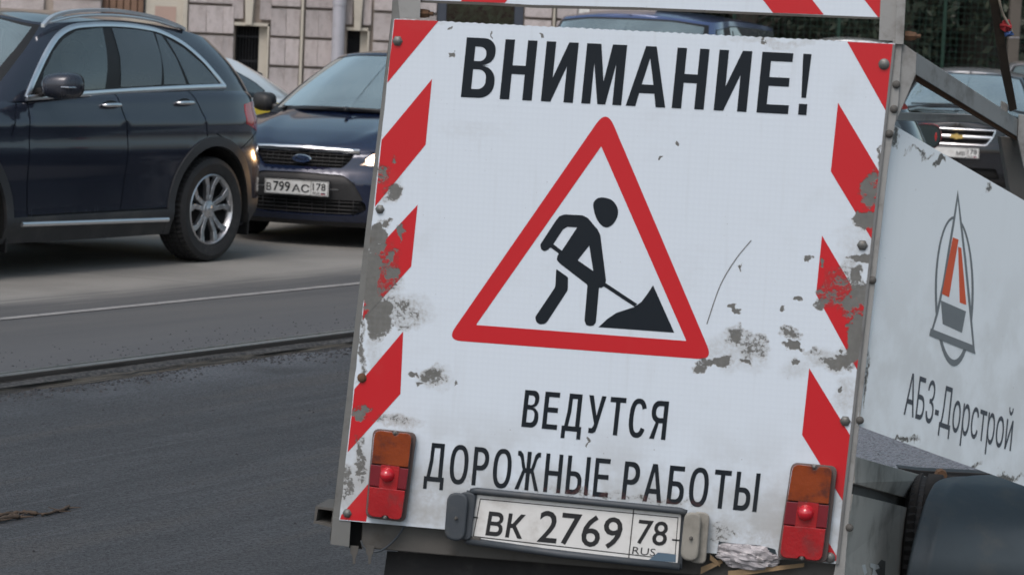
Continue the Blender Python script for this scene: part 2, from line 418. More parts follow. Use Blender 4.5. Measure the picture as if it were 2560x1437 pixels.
# ------------------------------------------------------------------ cars
class Car:
    """lofted body: a tub (plan outline x height) + bonnet + greenhouse + roof, panels cut out of it.
       local axes: x forward, y left, z up, origin on the ground under the rear axle"""
    def __init__(c, sp, label, cat, loc, heading, name='parked_car', group=None):
        c.sp = sp; c.root = thing(name, label, cat, loc, heading, group)
        pl = catmull(sp['plan'], 12); d = np.r_[0, np.cumsum(np.linalg.norm(np.diff(pl, axis=0), axis=1))]
        c.S = d[-1]; c.ss = np.linspace(0, c.S, 600); c.ox = np.interp(c.ss, d, pl[:, 0]); c.oy = np.interp(c.ss, d, pl[:, 1])
        # smooth a little
        k = np.ones(9) / 9
        for _ in range(2):
            ox = np.r_[c.ox[:4][::-1] * 1., c.ox, c.ox[-4:][::-1]]; oy = np.r_[-c.oy[1:5][::-1], c.oy, -c.oy[-5:-1][::-1]]
            c.ox = np.convolve(ox, k, 'valid'); c.oy = np.convolve(oy, k, 'valid')
        tx, ty = np.gradient(c.ox), np.gradient(c.oy); l = np.hypot(tx, ty); c.nx, c.ny = ty / l, -tx / l
    def ztop(c, s): return sinterp(np.interp(s, c.ss, c.ox), c.sp['rim'])
    def zbot(c, s): return sinterp(np.interp(s, c.ss, c.ox), c.sp['bot'])
    def tub(c, P):
        def f(s, z):
            sg = np.where(s < 0, -1., 1.); s = np.abs(s); s_ = np.where(s > c.S, 2 * c.S - s, s)
            x, y = np.interp(s_, c.ss, c.ox), np.interp(s_, c.ss, c.oy); nx, ny = np.interp(s_, c.ss, c.nx), np.interp(s_, c.ss, c.ny)
            wf = np.clip(nx, 0, 1) ** 1.5; wr = np.clip(-nx, 0, 1) ** 1.5; ws = np.clip(1 - wf - wr, 0, 1)
            zt = c.ztop(s_)
            ins = wf * sinterp(z, c.sp['pf']) + wr * sinterp(z, c.sp['pr']) + ws * sinterp(z - 0, c.sp['ps'])
            rim = np.clip((z - (zt - .05)) / .05, 0, 1.3) ** 2 * .022
            ins = ins + rim
            return np.stack([x - nx * ins, sg * (y - ny * ins), z], -1)
        s, z = P[:, 0], P[:, 1]; e = 2e-3
        p = f(s, z); a = f(s + e, z) - f(s - e, z); b = f(s, z + e) - f(s, z - e)
        n = np.cross(a, b); n /= np.linalg.norm(n, axis=1)[:, None] + 1e-12
        # outward
        o = np.stack([np.interp(np.abs(s), c.ss, c.nx), np.interp(np.abs(s), c.ss, c.ny), 0 * s], -1)
        n *= np.sign((n * o).sum(1))[:, None] + (((n * o).sum(1)) == 0)[:, None]
        return p, n
    # 2D coordinates on the tub
    def Sx(c, x, z):     # side feature
        i0, i1 = np.argmax(c.oy > .8 * c.oy.max()), len(c.oy) - np.argmax(c.oy[::-1] > .75 * c.oy.max())
        return (float(np.interp(-x, -c.ox[i0:i1], c.ss[i0:i1])), z)
    def Fy(c, y, z): return (float(np.interp(y, c.oy[:260], c.ss[:260])) if y <= c.oy[:260].max() * .98 else float(c.ss[np.argmax(c.oy > y * .999)]), z)
    def Ry(c, y, z): return (float(np.interp(-y, -c.oy[-200:], c.ss[-200:])), z)
    def emit(c, key, pos, nor, F, spec):
        """spec: (part name, material, offset, flange, mode) mode 'merge' = both sides one mesh, 'pair' = one part per side, 'left'/'right'"""
        if spec is None or len(F) == 0: return []
        name, mat, off, fl, mode = spec[:5]
        v, n, f = region_mesh(pos, nor, F, off, fl)
        mv = v * [1, -1, 1]; mn = n * [1, -1, 1]; mf = [q[::-1] for q in f]
        out = []
        def mk(v, f, n):
            par = list(range(len(v)))
            def find(i):
                while par[i] != i: par[i] = par[par[i]]; i = par[i]
                return i
            for q in f:
                a = find(q[0])
                for i in q[1:]: par[find(i)] = a
            key = {}
            for i, p in enumerate(v): key.setdefault((round(p[0], 4), round(p[1], 4), round(p[2], 4)), []).append(i)
            for L in key.values():
                for i in L[1:]: par[find(i)] = find(L[0])
            lab = np.array([find(i) for i in range(len(v))]); ff = {}
            for q in f: ff.setdefault(lab[q[0]], []).append(q)
            for k, fs in ff.items():
                if len(fs) < 6: continue
                used = sorted({i for q in fs for i in q}); rm = {j: i for i, j in enumerate(used)}
                out.append(mesh_obj(name, v[used], [tuple(rm[i] for i in q) for q in fs], M[mat], c.root, smooth=True, normals=n[used]))
        if mode == 'merge':
            mid = np.abs(v[:, 1]) < 1e-5; rm = np.where(mid, np.arange(len(v)), np.arange(len(v)) + len(v))
            nn_ = n.copy(); nn_[mid, 1] = 0
            mk(np.concatenate([v, mv]), list(f) + [tuple(int(rm[i]) for i in q) for q in mf], np.concatenate([nn_, mn]))
        if mode in ('pair', 'left'): mk(v, f, n)
        if mode in ('pair', 'right'): mk(mv, mf, mn)
        return out
    def fixwind(c, pos, nor, F):
        a, b, d = pos[F[:, 0]], pos[F[:, 1]], pos[F[:, 2]]; g = np.cross(b - a, d - a); m = (g * nor[F[:, 0]]).sum(1) < 0
        F = F.copy(); F[m] = F[m][:, ::-1]; return F
    def build_tub(c, regions, specs, step=.03, grid=(.06, .05)):
        t = c.ss[::6]; t = np.r_[t, c.S]
        dom = np.concatenate([np.stack([t, c.zbot(t)], 1), np.stack([t, c.ztop(t)], 1)[::-1]])
        pos, nor, tri = carve(dom, regions, c.tub, step, grid)
        c.parts = {}
        for k, F in tri.items():
            if len(F): c.parts[k] = c.emit(k, pos, nor, c.fixwind(pos, nor, F), specs.get(k, ('body_panel', c.sp['paint'], 0, .02, 'merge')))
    def rimpt(c, s):
        s = np.atleast_1d(s); p, n = c.tub(np.stack([s, c.ztop(s)], 1)); return p
    def build_bonnet(c, x_end, name='bonnet', rear=False):
        s = c.ss; x = c.rimpt(s)[:, 0]
        if rear: idx = np.where(x < x_end)[0]
        else: idx = np.where(x > x_end)[0]
        idx = idx[::3]; rp = c.rimpt(s[idx]); K = 22; V = []; 
        for p in rp:
            zc = float(sinterp(p[0], c.sp['deck'] if rear else c.sp['hood']))
            zc = max(zc, p[2])
            for k in range(-K, K + 1):
                t = k / K; a = abs(t)
                y = math.copysign(p[1] * (1 - (1 - a) ** 1.25) if a < 1 else p[1], t)
                q = min(1., abs(y) / max(p[1], 1e-6))
                z = p[2] + (zc - p[2]) * (1 - q ** 2.6)
                cr_ = c.sp.get('crease', 0)
                if cr_ and not rear: z += cr_ * math.exp(-((q - .62) / .10) ** 2) * min(1, abs(x[idx[0]] - p[0]) * 3)
                V.append((p[0], y, z))
        n = 2 * K + 1; F = [(i * n + k, i * n + k + 1, (i + 1) * n + k + 1, (i + 1) * n + k) for i in range(len(rp) - 1) for k in range(n - 1)]
        o = mesh_obj(name, V, F, M[c.sp['paint']], c.root, smooth=True); autosmooth(o, 60); return o
    def green(c, P):
        """P: (u in segments, t) -> pos, normal"""
        B, T = c.gb, c.gt
        def f(u, t):
            nseg = len(B) - 1; uu = np.clip(u, 0, c.nk) / c.nk * nseg; i = np.clip(uu.astype(int), 0, nseg - 1); w_ = (uu - i)[:, None]
            b = B[i] * (1 - w_) + B[i + 1] * w_; tt = T[i] * (1 - w_) + T[i + 1] * w_
            tan = (B[i + 1] - B[i]); out = np.stack([-tan[:, 1], tan[:, 0], 0 * tan[:, 0]], -1); out /= -(np.linalg.norm(out, axis=1)[:, None] + 1e-9)
            tc = t[:, None]
            return b * (1 - tc) + tt * tc + out * (c.sp.get('bulge', .03) * 4 * tc * (1 - tc))
        e = 4e-3; u, t = P[:, 0], P[:, 1]
        p = f(u, t); a = f(np.minimum(u + e * 8, c.nk), t) - f(np.maximum(u - e * 8, 0), t); b = f(u, t + e) - f(u, t - e)
        n = np.cross(a, b); n /= np.linalg.norm(n, axis=1)[:, None] + 1e-12
        cen = np.array([c.sp['cx'], 0, 1.2]); s = np.sign(((p - cen) * n).sum(1)); n *= s[:, None]
        return p, n
    def setup_green(c):
        gb, gt = c.sp['gb'], c.sp['gt']; c.nk = len(gb) - 1
        gb2 = []
        for p in gb:
            if p[1] == 'rim':    # sits on the tub rim at this x
                s = c.Sx(p[0], 0)[0]; gb2.append(tuple(c.rimpt(s)[0] - np.array([0, .004, .004])))
            else: gb2.append(p)
        c.gb = catmull(gb2, 16); c.gt = catmull(gt, 16)
        # lookup side view -> (u,t)
        ua, ub = c.sp['side_u']; U, T = np.meshgrid(np.linspace(ua, ub, 420), np.linspace(-.05, 1.05, 200)); c.lu, c.lt = U.ravel(), T.ravel()
        p, n = c.green(np.stack([c.lu, c.lt], 1)); c.lx, c.lz = p[:, 0], p[:, 2]
    def G(c, x, z):
        i = np.argmin((c.lx - x) ** 2 + (c.lz - z) ** 2); return (c.lu[i] * .8, c.lt[i] * .6)   # near-metric 2D
    def Gpoly(c, pts, per=6, sm=True):
        q = catmull(pts, per, True) if sm else subdiv(pts, .08); return np.array([c.G(*p) for p in q])
    def gmap(c, P): return c.green(np.stack([P[:, 0] / .8, P[:, 1] / .6], 1))
    def build_green(c, regions, specs, step=.03, grid=(.07, .06)):
        dom = [(0, 0), (c.nk * .8, 0), (c.nk * .8, .6), (0, .6)]
        pos, nor, tri = carve(subdiv(dom, .04), regions, c.gmap, step, grid)
        for k, F in tri.items():
            if len(F): c.emit(k, pos, nor, c.fixwind(pos, nor, F), specs.get(k, ('pillar', c.sp['paint'], 0, .02, 'merge')))
    def build_roof(c, name='roof'):
        T = c.gt; K = 16; V = []; crown = c.sp.get('crown', .05)
        for p in T:
            for k in range(-K, K + 1):
                t = k / K; y = math.copysign(p[1] * (1 - (1 - abs(t)) ** 1.3), t); q = min(1., abs(y) / max(p[1], 1e-6))
                ex = sinterp(p[0], c.sp['roofc']) if 'roofc' in c.sp else p[2] + crown
                V.append((p[0], y, p[2] + max(0, ex - p[2]) * (1 - q ** 2.2)))
        n = 2 * K + 1; F = [(i * n + k, i * n + k + 1, (i + 1) * n + k + 1, (i + 1) * n + k) for i in range(len(T) - 1) for k in range(n - 1)]
        o = mesh_obj(name, V, F, M[c.sp.get('roofmat', c.sp['paint'])], c.root, smooth=True); autosmooth(o, 60); return o
    def strip(c, name, pts2, mapf, w, th, mat, off=.0, mode='pair', parent=None):
        """raised trim along a 2D polyline on the body surface"""
        P = np.array(pts2, float); d = np.r_[0, np.cumsum(np.linalg.norm(np.diff(P, axis=0), axis=1))]
        n = max(2, int(d[-1] / .03)); q = np.linspace(0, d[-1], n); P = np.stack([np.interp(q, d, P[:, 0]), np.interp(q, d, P[:, 1])], 1)
        p, nn = mapf(P); t = np.gradient(p, axis=0); t /= np.linalg.norm(t, axis=1)[:, None] + 1e-9; s = np.cross(t, nn)
        prof = [(-.5, -.2), (-.5, .5), (-.25, 1), (.25, 1), (.5, .5), (.5, -.2)]; m = len(prof); V = []
        for i in range(n):
            ww = w[0] + (w[1] - w[0]) * i / (n - 1) if hasattr(w, '__len__') else w
            V += [p[i] + s[i] * a * ww + nn[i] * (b * th + off) for a, b in prof]
        F = [(i * m + k, i * m + k + 1, (i + 1) * m + k + 1, (i + 1) * m + k) for i in range(n - 1) for k in range(m - 1)] + [tuple(range(m)), tuple(range((n - 1) * m, n * m))]
        V = np.array(V); out = []
        if mode in ('pair', 'left'): out.append(autosmooth(mesh_obj(name, V, F, M[mat], parent or c.root), 50))
        if mode in ('pair', 'right'): out.append(autosmooth(mesh_obj(name, V * [1, -1, 1], F, M[mat], parent or c.root), 50))
        if mode == 'merge': out.append(autosmooth(mesh_obj(name, np.concatenate([V, V * [1, -1, 1]]), F + [tuple(i + len(V) for i in f) for f in F], M[mat], parent or c.root), 50))
        return out
    def common(c, arch=.40, wheels=True, full=True, interior=True):
        sp = c.sp; xs = (0., sp['wb']); tr = sp['half'] - .125
        for i, x in enumerate(xs):
            for sg in (1, -1):
                if wheels: make_wheel(c.root, x, sg * tr, sg, sp['rad'], .235, sp['rim_r'], full=full)
                b = MB(); N = 24; V = []
                for k in range(N + 1):
                    a = math.pi * 1.16 * k / N - .25
                    for yy in (sp['half'] - .02, sp['half'] - .38): V.append((x + arch * math.cos(a), sg * yy, sp['rad'] + arch * math.sin(a) - .0))
                b.add(V, [(2 * k, 2 * k + 1, 2 * k + 3, 2 * k + 2) for k in range(N)])
                # inner wall of the arch
                W = [(x + arch * math.cos(math.pi * 1.16 * k / N - .25), sg * (sp['half'] - .38), sp['rad'] + arch * math.sin(math.pi * 1.16 * k / N - .25)) for k in range(N + 1)]
                b.add(W, [tuple(range(N + 1))]); b.obj('arch_liner', M['liner'], c.root, smooth=False)
        # underside
        b = MB(); xf, xr = c.ox[0] - .15, c.ox[-1] + .15
        z0 = sinterp(1.2, sp['bot']) + .015
        hw = sp['half'] - .42
        b.box(((xf + xr) / 2, 0, z0 + .06), (xf - xr, 2 * hw, .12))
        b.box((sp['wb'] / 2, 0, z0 + .06), (sp['wb'] - .86, 2 * (sp['half'] - .08), .12))
        b.obj('underbody', M['dark'], c.root)
        if interior:
            b = MB(); zf = z0 + .14; bx = sp['cx']
            belt = sinterp(bx, sp['rim'])
            b.box((bx, 0, zf + .02), (2.4, 1.3, .04))
            root = c.root
            b.box((sp['dash'], 0, belt - .16), (.45, 2 * sp['half'] - .34, .24))
            for row, xx in enumerate(sp.get('seats', (bx + .25, bx - .65))):
                for yy in ((.37, -.37) if row == 0 else (.36, -.36, 0)):
                    b.box((xx, yy, zf + .22), (.5, .48, .2)); 
                    rot = np.array([[math.cos(.2), 0, -math.sin(.2)], [0, 1, 0], [math.sin(.2), 0, math.cos(.2)]])
                    b.box((xx - .30, yy, belt - .22), (.13, .46, .62), rot); b.box((xx - .37, yy, belt + .18), (.09, .25, .17), rot)
            o = b.obj('interior', M['seat'], root); bevel(o, .03, 2)
            # steering wheel
            b = MB(); q = [(sp['dash'] - .32 - .1 * math.sin(a), .37 + .18 * math.cos(a), belt - .04 + .17 * math.sin(a)) for a in np.linspace(0, 2 * math.pi, 25)]
            b.tube(q, .013, 6, False); b.tube([q[0], (sp['dash'] - .28, .37, belt - .06), q[12]], .015, 6); b.obj('steering_wheel', M['plastic'], root, smooth=True)
    def mirror(c, x, y, z, mat, size=(.16, .24, .17), sides=(1, -1), glass=True, foot=None):
        for sg in sides:
            r = bpy.data.objects.new('door_mirror', None); r.location = (x, sg * y, z); r.empty_display_size = .1; link(r, c.root)
            L, W_, H_ = size; V = []; nu, nv = 16, 24
            for i in range(nu + 1):
                u = i / nu   # along y, inner -> outer
                hy = H_ / 2 * (sinterp(u, [(0, .55), (.12, .86), (.5, 1.), (.82, .88), (.95, .6), (1, .25)])); yy = sg * W_ * (u - .0)
                lx = L * .5 * sinterp(u, [(0, .6), (.3, 1), (.8, .85), (1, .25)])
                for k in range(nv):
                    a = 2 * math.pi * k / nv; ca, sa = math.cos(a), math.sin(a)
                    px = lx * (abs(ca) ** .8) * (1.25 if ca > 0 else .45) * math.copysign(1, ca)
                    V.append((px - .25 * W_ * (u ** 2) * .5, yy, hy * math.copysign(abs(sa) ** .75, sa) + .012 * u))
            F = [(i * nv + k, (i + 1) * nv + k, (i + 1) * nv + (k + 1) % nv, i * nv + (k + 1) % nv) for i in range(nu) for k in range(nv)]
            F += [tuple(range(nv)), tuple(range(nu * nv + nv - 1, nu * nv - 1, -1))]
            o = mesh_obj('mirror_housing', V, F, M[mat], r); autosmooth(o, 60)
            b = MB()
            q = []
            for k in range(24):
                a = 2 * math.pi * k / 24; q.append((-L * .30, sg * (W_ * .5 + W_ * .42 * math.copysign(abs(math.cos(a)) ** .7, math.cos(a))), H_ * .40 * math.copysign(abs(math.sin(a)) ** .7, math.sin(a)) + .01))
            e_ = [(p_[0] + .004, sg * (W_ * .5) + (p_[1] - sg * W_ * .5) * 1.14, .01 + (p_[2] - .01) * 1.16) for p_ in q]; bb_ = MB(); bb_.add(e_, [tuple(range(24))]); bb_.obj('mirror_bezel', M['plastic'], r)
            b.add(q, [tuple(range(24))]); b.obj('mirror_glass', M['mirror_glass'], r)
            b = MB(); fx, fy, fz = foot or (-.0, -.10, -.07)
            b.tube([(fx, sg * fy, fz), (0, sg * .02, -.03), (0, sg * .06, -.02)], [.035, .03, .028], 8); b.obj('mirror_arm', M['plastic'], r, smooth=True)
    def handle(c, x, z):
        (s, zz) = c.Sx(x, z); p, n = c.tub(np.array([[s, z]]))
        for sg in (1, -1):
            b = MB(); q = []
            for i in range(9):
                t = i / 8 * 2 - 1; q.append((p[0][0] + t * .095, sg * (p[0][1] + .006 + .032 * (1 - t ** 4)), z + .004 * (1 - t * t)))
            b.tube(q, [.009, .013, .014, .014, .014, .014, .014, .013, .009], 8)
            o = b.obj('door_handle', M[c.sp.get('handlemat', 'chrome')], c.root, smooth=True); o.scale = (1, 1, 1)
            b = MB(); V = [(p[0][0] + .078 * math.cos(a), sg * (p[0][1] + .0035), z - .004 + .036 * math.sin(a)) for a in np.linspace(0, 2 * math.pi, 24, endpoint=False)]
            b.add(V, [tuple(range(24))]); b.obj('handle_recess', M['rubber'], o)
    def plate(c, text_l, region, x, z, rear=False, rot=0., flag=True, y=0., tilt=0.):
        """52x11 cm plate standing proud of the bumper, facing forward (or back)"""
        d = -1 if rear else 1
        r = bpy.data.objects.new('number_plate', None); r.location = (x, y, z); r.rotation_euler = (0, 0, math.pi if rear else 0); r.empty_display_size = .1; link(r, c.root)
        b = MB(); b.box((0, 0, 0), (.012, .535, .125)); b.obj('plate_holder', M['plastic'], r)
        b = MB(); b.box((.008, 0, 0), (.004, .52, .112)); b.obj('plate_sheet', M['plate'], r)
        # border
        b = MB()
        for zz in (-.052, .052): b.box((.0105, 0, zz), (.001, .51, .003))
        for yy in (-.2535, .2535, .118): b.box((.0105, yy, 0), (.001, .003, .101))
        b.obj('plate_border', M['ink'], r)
        def put(txt, y0, y1, zb, h, hh=CAPH, off=.012):
            v, f, _ = text_unit(txt, off, hh); V = [(.0125, y0 + (y1 - y0) * a, zb + h * q) for a, q in v]
            mesh_obj('plate_lettering', V, f, M['ink'], r)
        for t in text_l: put(*t)
        put(region, .133, .238, -.014, .056)
        put('RUS', .135, .19, -.044, .018)
        if flag:
            for i, mt in enumerate(('plate', 'badge_blue', 'lamp_red')):
                b = MB(); b.box((.011, .218, -.0285 - .0065 * i), (.0006, .036, .0063)); b.obj('flag_stripe', M[mt], r)
        return r

# ================================================================== GROUND
A31 = R(31.5); RE = np.array([math.sin(A31), math.cos(A31), 0]); RQ = np.array([math.cos(A31), -math.sin(A31), 0])
def rp(e, q, z=0.): return RE * e + RQ * q + np.array([0, 0, z])
QL, QR, QF = -9.68, -8.19, -8.04        # lane line, groove, edge of the milled surface
ZM = -.055
def road_mat(name, kind):
    m = NT(name); p = m.geo()
    e = m.vmath('DOT_PRODUCT', p, tuple(RE)); q = m.vmath('DOT_PRODUCT', p, tuple(RQ))
    cmb = m.new('CombineXYZ'); m.l(m.math('MULTIPLY', e, .12), cmb.inputs[0]); m.l(q, cmb.inputs[1])
    streak = m.noise(cmb.outputs[0], 2.2, 6, .62); cm2 = m.new('CombineXYZ'); m.l(m.math('MULTIPLY', e, .5), cm2.inputs[0]); m.l(m.math('MULTIPLY', q, 9.), cm2.inputs[1])
    fine = m.noise(cm2.outputs[0], 1.6, 5, .6)
    gr = m.noise(p, 85, 4, .8); gr2 = m.noise(p, 130, 3, .7); blot = m.noise(p, 1.1, 5, .6)
    if kind == 'milled':
        c = m.mix(m.ramp(streak, .30, .70), (.026, .027, .030), (.050, .051, .055))
        c = m.mix(m.ramp(fine, .45, .68, 0, .45), c, (.072, .075, .083))
        c = m.mix(m.ramp(streak, .52, .60, 0, .40), c, (.062, .053, .046))
        cm5 = m.new('CombineXYZ'); m.l(m.math('MULTIPLY', e, .35), cm5.inputs[0]); m.l(m.math('MULTIPLY', q, 16.), cm5.inputs[1])
        lines = m.noise(cm5.outputs[0], 1.0, 4, .65); c = m.mix(m.ramp(lines, .58, .66, 0, .5), c, (.085, .088, .096)); c = m.mix(m.ramp(lines, .40, .33, 0, .45), c, (.022, .022, .024))
        pits = m.noise(p, 38, 3, .75); c = m.mix(m.ramp(pits, .60, .66, 0, .7), c, (.012, .012, .014))
        # far patch is paler, bluish and grooved
        far = m.math('MULTIPLY', m.ramp(e, 8.6, 10.2), m.ramp(q, -6.6, -5.6))
        c = m.mix(m.math('MULTIPLY', far, .75), c, (.24, .255, .29))
        near = m.math('MULTIPLY', m.ramp(q, QF + .75, QF + .05), m.ramp(blot, .35, .6))
        c = m.mix(m.math('MULTIPLY', near, .45), c, (.16, .175, .20))
        c = m.mix(m.ramp(gr, .50, .60, 0, .9), c, (.016, .016, .018))
        c = m.mix(m.ramp(gr2, .54, .66, 0, .6), c, (.115, .12, .13))
        m.rough(m.ramp(gr, .3, .7, .55, .8))
        groove = m.new('TexWave', wave_type='BANDS', bands_direction='X'); groove.inputs['Scale'].default_value = 11; groove.inputs['Distortion'].default_value = 1.6; groove.inputs['Detail'].default_value = 3; groove.inputs['Detail Scale'].default_value = 4
        cm3 = m.new('CombineXYZ'); m.l(q, cm3.inputs[0]); m.l(m.math('MULTIPLY', e, .3), cm3.inputs[1]); m.l(cm3.outputs[0], groove.inputs['Vector'])
        h = m.math('ADD', m.math('MULTIPLY', gr, 1.), m.math('MULTIPLY', m.math('MULTIPLY', groove.outputs['Fac'], far), 1.))
        m.base(c); m.bump(h, .9, .008)
    else:
        c = m.mix(m.ramp(streak, .3, .7), (.066, .066, .068), (.092, .090, .088))
        edge = m.math('ADD', q, m.math('MULTIPLY', m.math('SUBTRACT', fine, .5), .9))
        dust = m.ramp(edge, QL - .25, QL - .85)
        c = m.mix(dust, c, m.mix(m.ramp(blot, .3, .7), (.19, .182, .168), (.25, .24, .222)))
        worn = m.ramp(edge, QL + .25, QR - .1)
        c = m.mix(m.math('MULTIPLY', worn, .6), c, (.078, .080, .086))
        c = m.mix(m.ramp(gr, .55, .68, 0, .5), c, (.035, .035, .037)); c = m.mix(m.ramp(gr2, .57, .74, 0, .4), c, (.28, .27, .26))
        cr = m.new('TexVoronoi', feature='DISTANCE_TO_EDGE'); cr.inputs['Scale'].default_value = .16
        m.setv(cr.inputs['Vector'], m.vmath('ADD', p, (3.1, 1.7, 0)))
        c = m.mix(m.ramp(cr.outputs['Distance'], .0, .0022, .55, 0), c, (.035, .034, .034))
        m.base(c); m.rough(.8); m.bump(gr, .35, .003)
    return m.m
MR = road_mat('old_asphalt', 'old'); MM = road_mat('milled_asphalt', 'milled')
def sheet(name, e0, e1, q0, q1, z, mat, lab=None):
    b = MB(); b.add([rp(e0, q0, z), rp(e0, q1, z), rp(e1, q1, z), rp(e1, q0, z)], [(0, 1, 2, 3)]); o = b.obj(name, mat); tag(o, kind='structure'); return o
sheet('road', -150, 320, -240, QR, 0, MR)
sheet('milled_road', -150, 320, QF - .03, 200, ZM, MM)
# grooved edge: a worn rail strip and the cut face of the old asphalt layers
md = simple('rail_steel', (.20, .195, .185), .4, .5, .3, 30, ((.05, .046, .042), 20, .5), .3, 80)
ml = NT('cut_asphalt_layers'); p = ml.geo(); sz = ml.new('SeparateXYZ'); ml.l(p, sz.inputs[0])
ee = ml.vmath('DOT_PRODUCT', p, tuple(RE)); cb = ml.new('CombineXYZ'); ml.l(ml.math('MULTIPLY', ee, .7), cb.inputs[0]); ml.l(ml.math('MULTIPLY', sz.outputs[2], 95), cb.inputs[2])
nz = ml.noise(cb.outputs[0], 3.0, 5, .6); cz = ml.ramp(sz.outputs[2], -.030, -.040); rub = ml.noise(p, 45, 4, .7); ml.base(ml.mix(cz, ml.mix(ml.ramp(rub, .4, .65), (.020, .021, .023), (.075, .074, .072)), ml.mix(ml.ramp(nz, .42, .62), (.010, .010, .010), (.10, .088, .070)))); ml.rough(.85); ml.bump(nz, .8, .008)
def edge_run(name, prof, mat, jitter, e0=-12, e1=60, n=720, lab=None):
    """profile (q,z) swept along the road with small wear offsets"""
    V = []; rr = random.Random(5); m = len(prof)
    ph = [rr.uniform(0, 6) for _ in range(8)]
    for i in range(n + 1):
        e = e0 + (e1 - e0) * i / n
        for k, (q, z) in enumerate(prof):
            j = jitter[k]
            d = j * (math.sin(e * 2.3 + ph[k % 8]) + .7 * math.sin(e * 7.1 + ph[(k + 3) % 8]) + .8 * rr.uniform(-1, 1))
            V.append(rp(e, q + d, z + d * .25))
    F = [(i * m + k, i * m + k + 1, (i + 1) * m + k + 1, (i + 1) * m + k) for i in range(n) for k in range(m - 1)]
    o = mesh_obj(name, V, F, mat, None); tag(o, kind='structure'); return autosmooth(o, 40)
edge_run('tram_rail', [(QR - .012, -.004), (QR - .008, .006), (QR + .010, .007), (QR + .016, -.02), (QR + .030, -.02), (QR + .036, .006), (QR + .078, .007), (QR + .084, .003)], md, [.001] * 8)
edge_run('rail_side', [(QR + .0842, .0035), (QR + .088, -.002), (QR + .089, -.020), (QR + .10, -.021)], simple('rail_side_dark', (.030, .027, .025), .8, .2, .4, 30), [.0005, .001, .001, .001])  # side of the rail, one tone darker than its head
edge_run('road_edge', [(QR + .0885, -.0195), (QR + .112, -.022), (QF - .020, -.024), (QF + .004, -.034), (QF + .012, -.044), (QF + .05, ZM - .004)], ml.m, [.001, .005, .006, .008, .010, .014])
mp = simple('worn_road_paint', (.27, .262, .255), .7, 0, .2, 10, ((.12, .12, .12), 14, .8))
sheet('lane_line', -40, 120, QL - .036, QL + .036, .004, mp)
# crumbs of asphalt at the foot of the cut edge, and scattered loose stones
def crumbs(name, spots, mat, zbase):
    V = []; F = []; rr = random.Random(11)
    for (c, s) in spots:
        b = len(V); o = [(1, 0, 0), (-.6, .8, 0), (-.6, -.8, 0), (0, 0, 1.1), (.3, .5, .5)]
        a = rr.uniform(0, 6.28)
        for x, y, z in o:
            x *= s * rr.uniform(.6, 1.2); y *= s * rr.uniform(.6, 1.2); V.append((c[0] + x * math.cos(a) - y * math.sin(a), c[1] + x * math.sin(a) + y * math.cos(a), zbase + z * s * .7))
        F += [(b, b + 4, b + 3), (b + 4, b + 1, b + 3), (b + 1, b + 2, b + 3), (b + 2, b, b + 3)]
    o = mesh_obj(name, V, F, mat); return o
mc = simple('asphalt_crumb', (.035, .036, .04), .85, 0, .5, 40)
def clump(e): return .5 + .5 * math.sin(e * 1.9 + 1.3 * math.sin(e * .83)) * math.sin(e * 4.7 + .6)
sp = []
while len(sp) < 5200:
    e = rnd.uniform(8, 24); k = clump(e)
    if rnd.random() < .12 + .88 * k: sp.append((rp(e, QF + .03 + abs(rnd.gauss(0, .04 + .13 * k))), .003 + .012 * rnd.random() ** 3))
tag(crumbs('asphalt_crumbs', sp, mc, ZM), 'dark asphalt crumbs lying along the foot of the cut road edge', 'gravel', kind='stuff')
sp = [(rp(rnd.uniform(5, 24), rnd.uniform(QF, -4.2)), rnd.uniform(.003, .009)) for _ in range(700)] 
tag(crumbs('loose_stones', sp, mc, ZM), 'small dark stones scattered over the milled road', 'gravel', kind='stuff')
sp = [(rp(rnd.uniform(9, 24), QR - .02 - abs(rnd.gauss(0, .25))), rnd.uniform(.003, .008)) for _ in range(900)]
tag(crumbs('loose_grit', sp, mc, 0), 'dark grit scattered on the old asphalt beside the rail', 'gravel', kind='stuff')
# twigs and bark lying on the milled road at the left
mt_ = simple('dead_bark', (.060, .042, .030), .9, 0, .4, 40)
def twig(pxs, r, lab, rr):
    P = [ground(x, y, ZM + r * .9) for x, y in pxs]; b = MB(); n = len(P)
    P = catmull(P, 5); b.tube([p + np.array([0, 0, rr.uniform(0, r * .6)]) for p in P], [r * rr.uniform(.7, 1.2) for _ in P], 6)
    for _ in range(4):
        q = P[rr.randrange(len(P))]; a = rr.uniform(0, 6.28); b.tube([q, q + np.array([math.cos(a) * .05, math.sin(a) * .05, .006])], [r * .5, r * .2], 5)
    tag(b.obj('twig', mt_, smooth=True), lab, 'twig')
rr_ = random.Random(3)
twig([(0, 1288), (30, 1283), (60, 1281), (92, 1284)], .007, 'thick dark twig at the left edge on the milled road', rr_)
twig([(-10, 1302), (20, 1295), (48, 1292)], .009, 'reddish bark piece lowest at the left edge of the road', rr_)
twig([(105, 1287), (135, 1280), (160, 1273), (172, 1267)], .006, 'thin bent twig lying to the right of the thick twig', rr_)
# small litter under the parked cars
def litter(x, y, s, lab):
    c = ground(x, y, .004); b = MB(); rr = random.Random(int(x)); V = [c + np.array([0, 0, s * .9])]
    for k in range(9):
        a = k * .7; V.append(c + np.array([math.cos(a) * s * rr.uniform(.6, 1.2), math.sin(a) * s * rr.uniform(.6, 1.2), s * rr.uniform(0, .5)]))
    b.add(V, [(0, k + 1, (k + 1) % 9 + 1) for k in range(9)]); tag(b.obj('litter', M['plate']), lab, 'litter')
litter(400, 578, .035, 'crumpled white paper scrap on the road behind the big blue car')
litter(268, 596, .014, 'tiny pale scrap on the road under the big blue car')

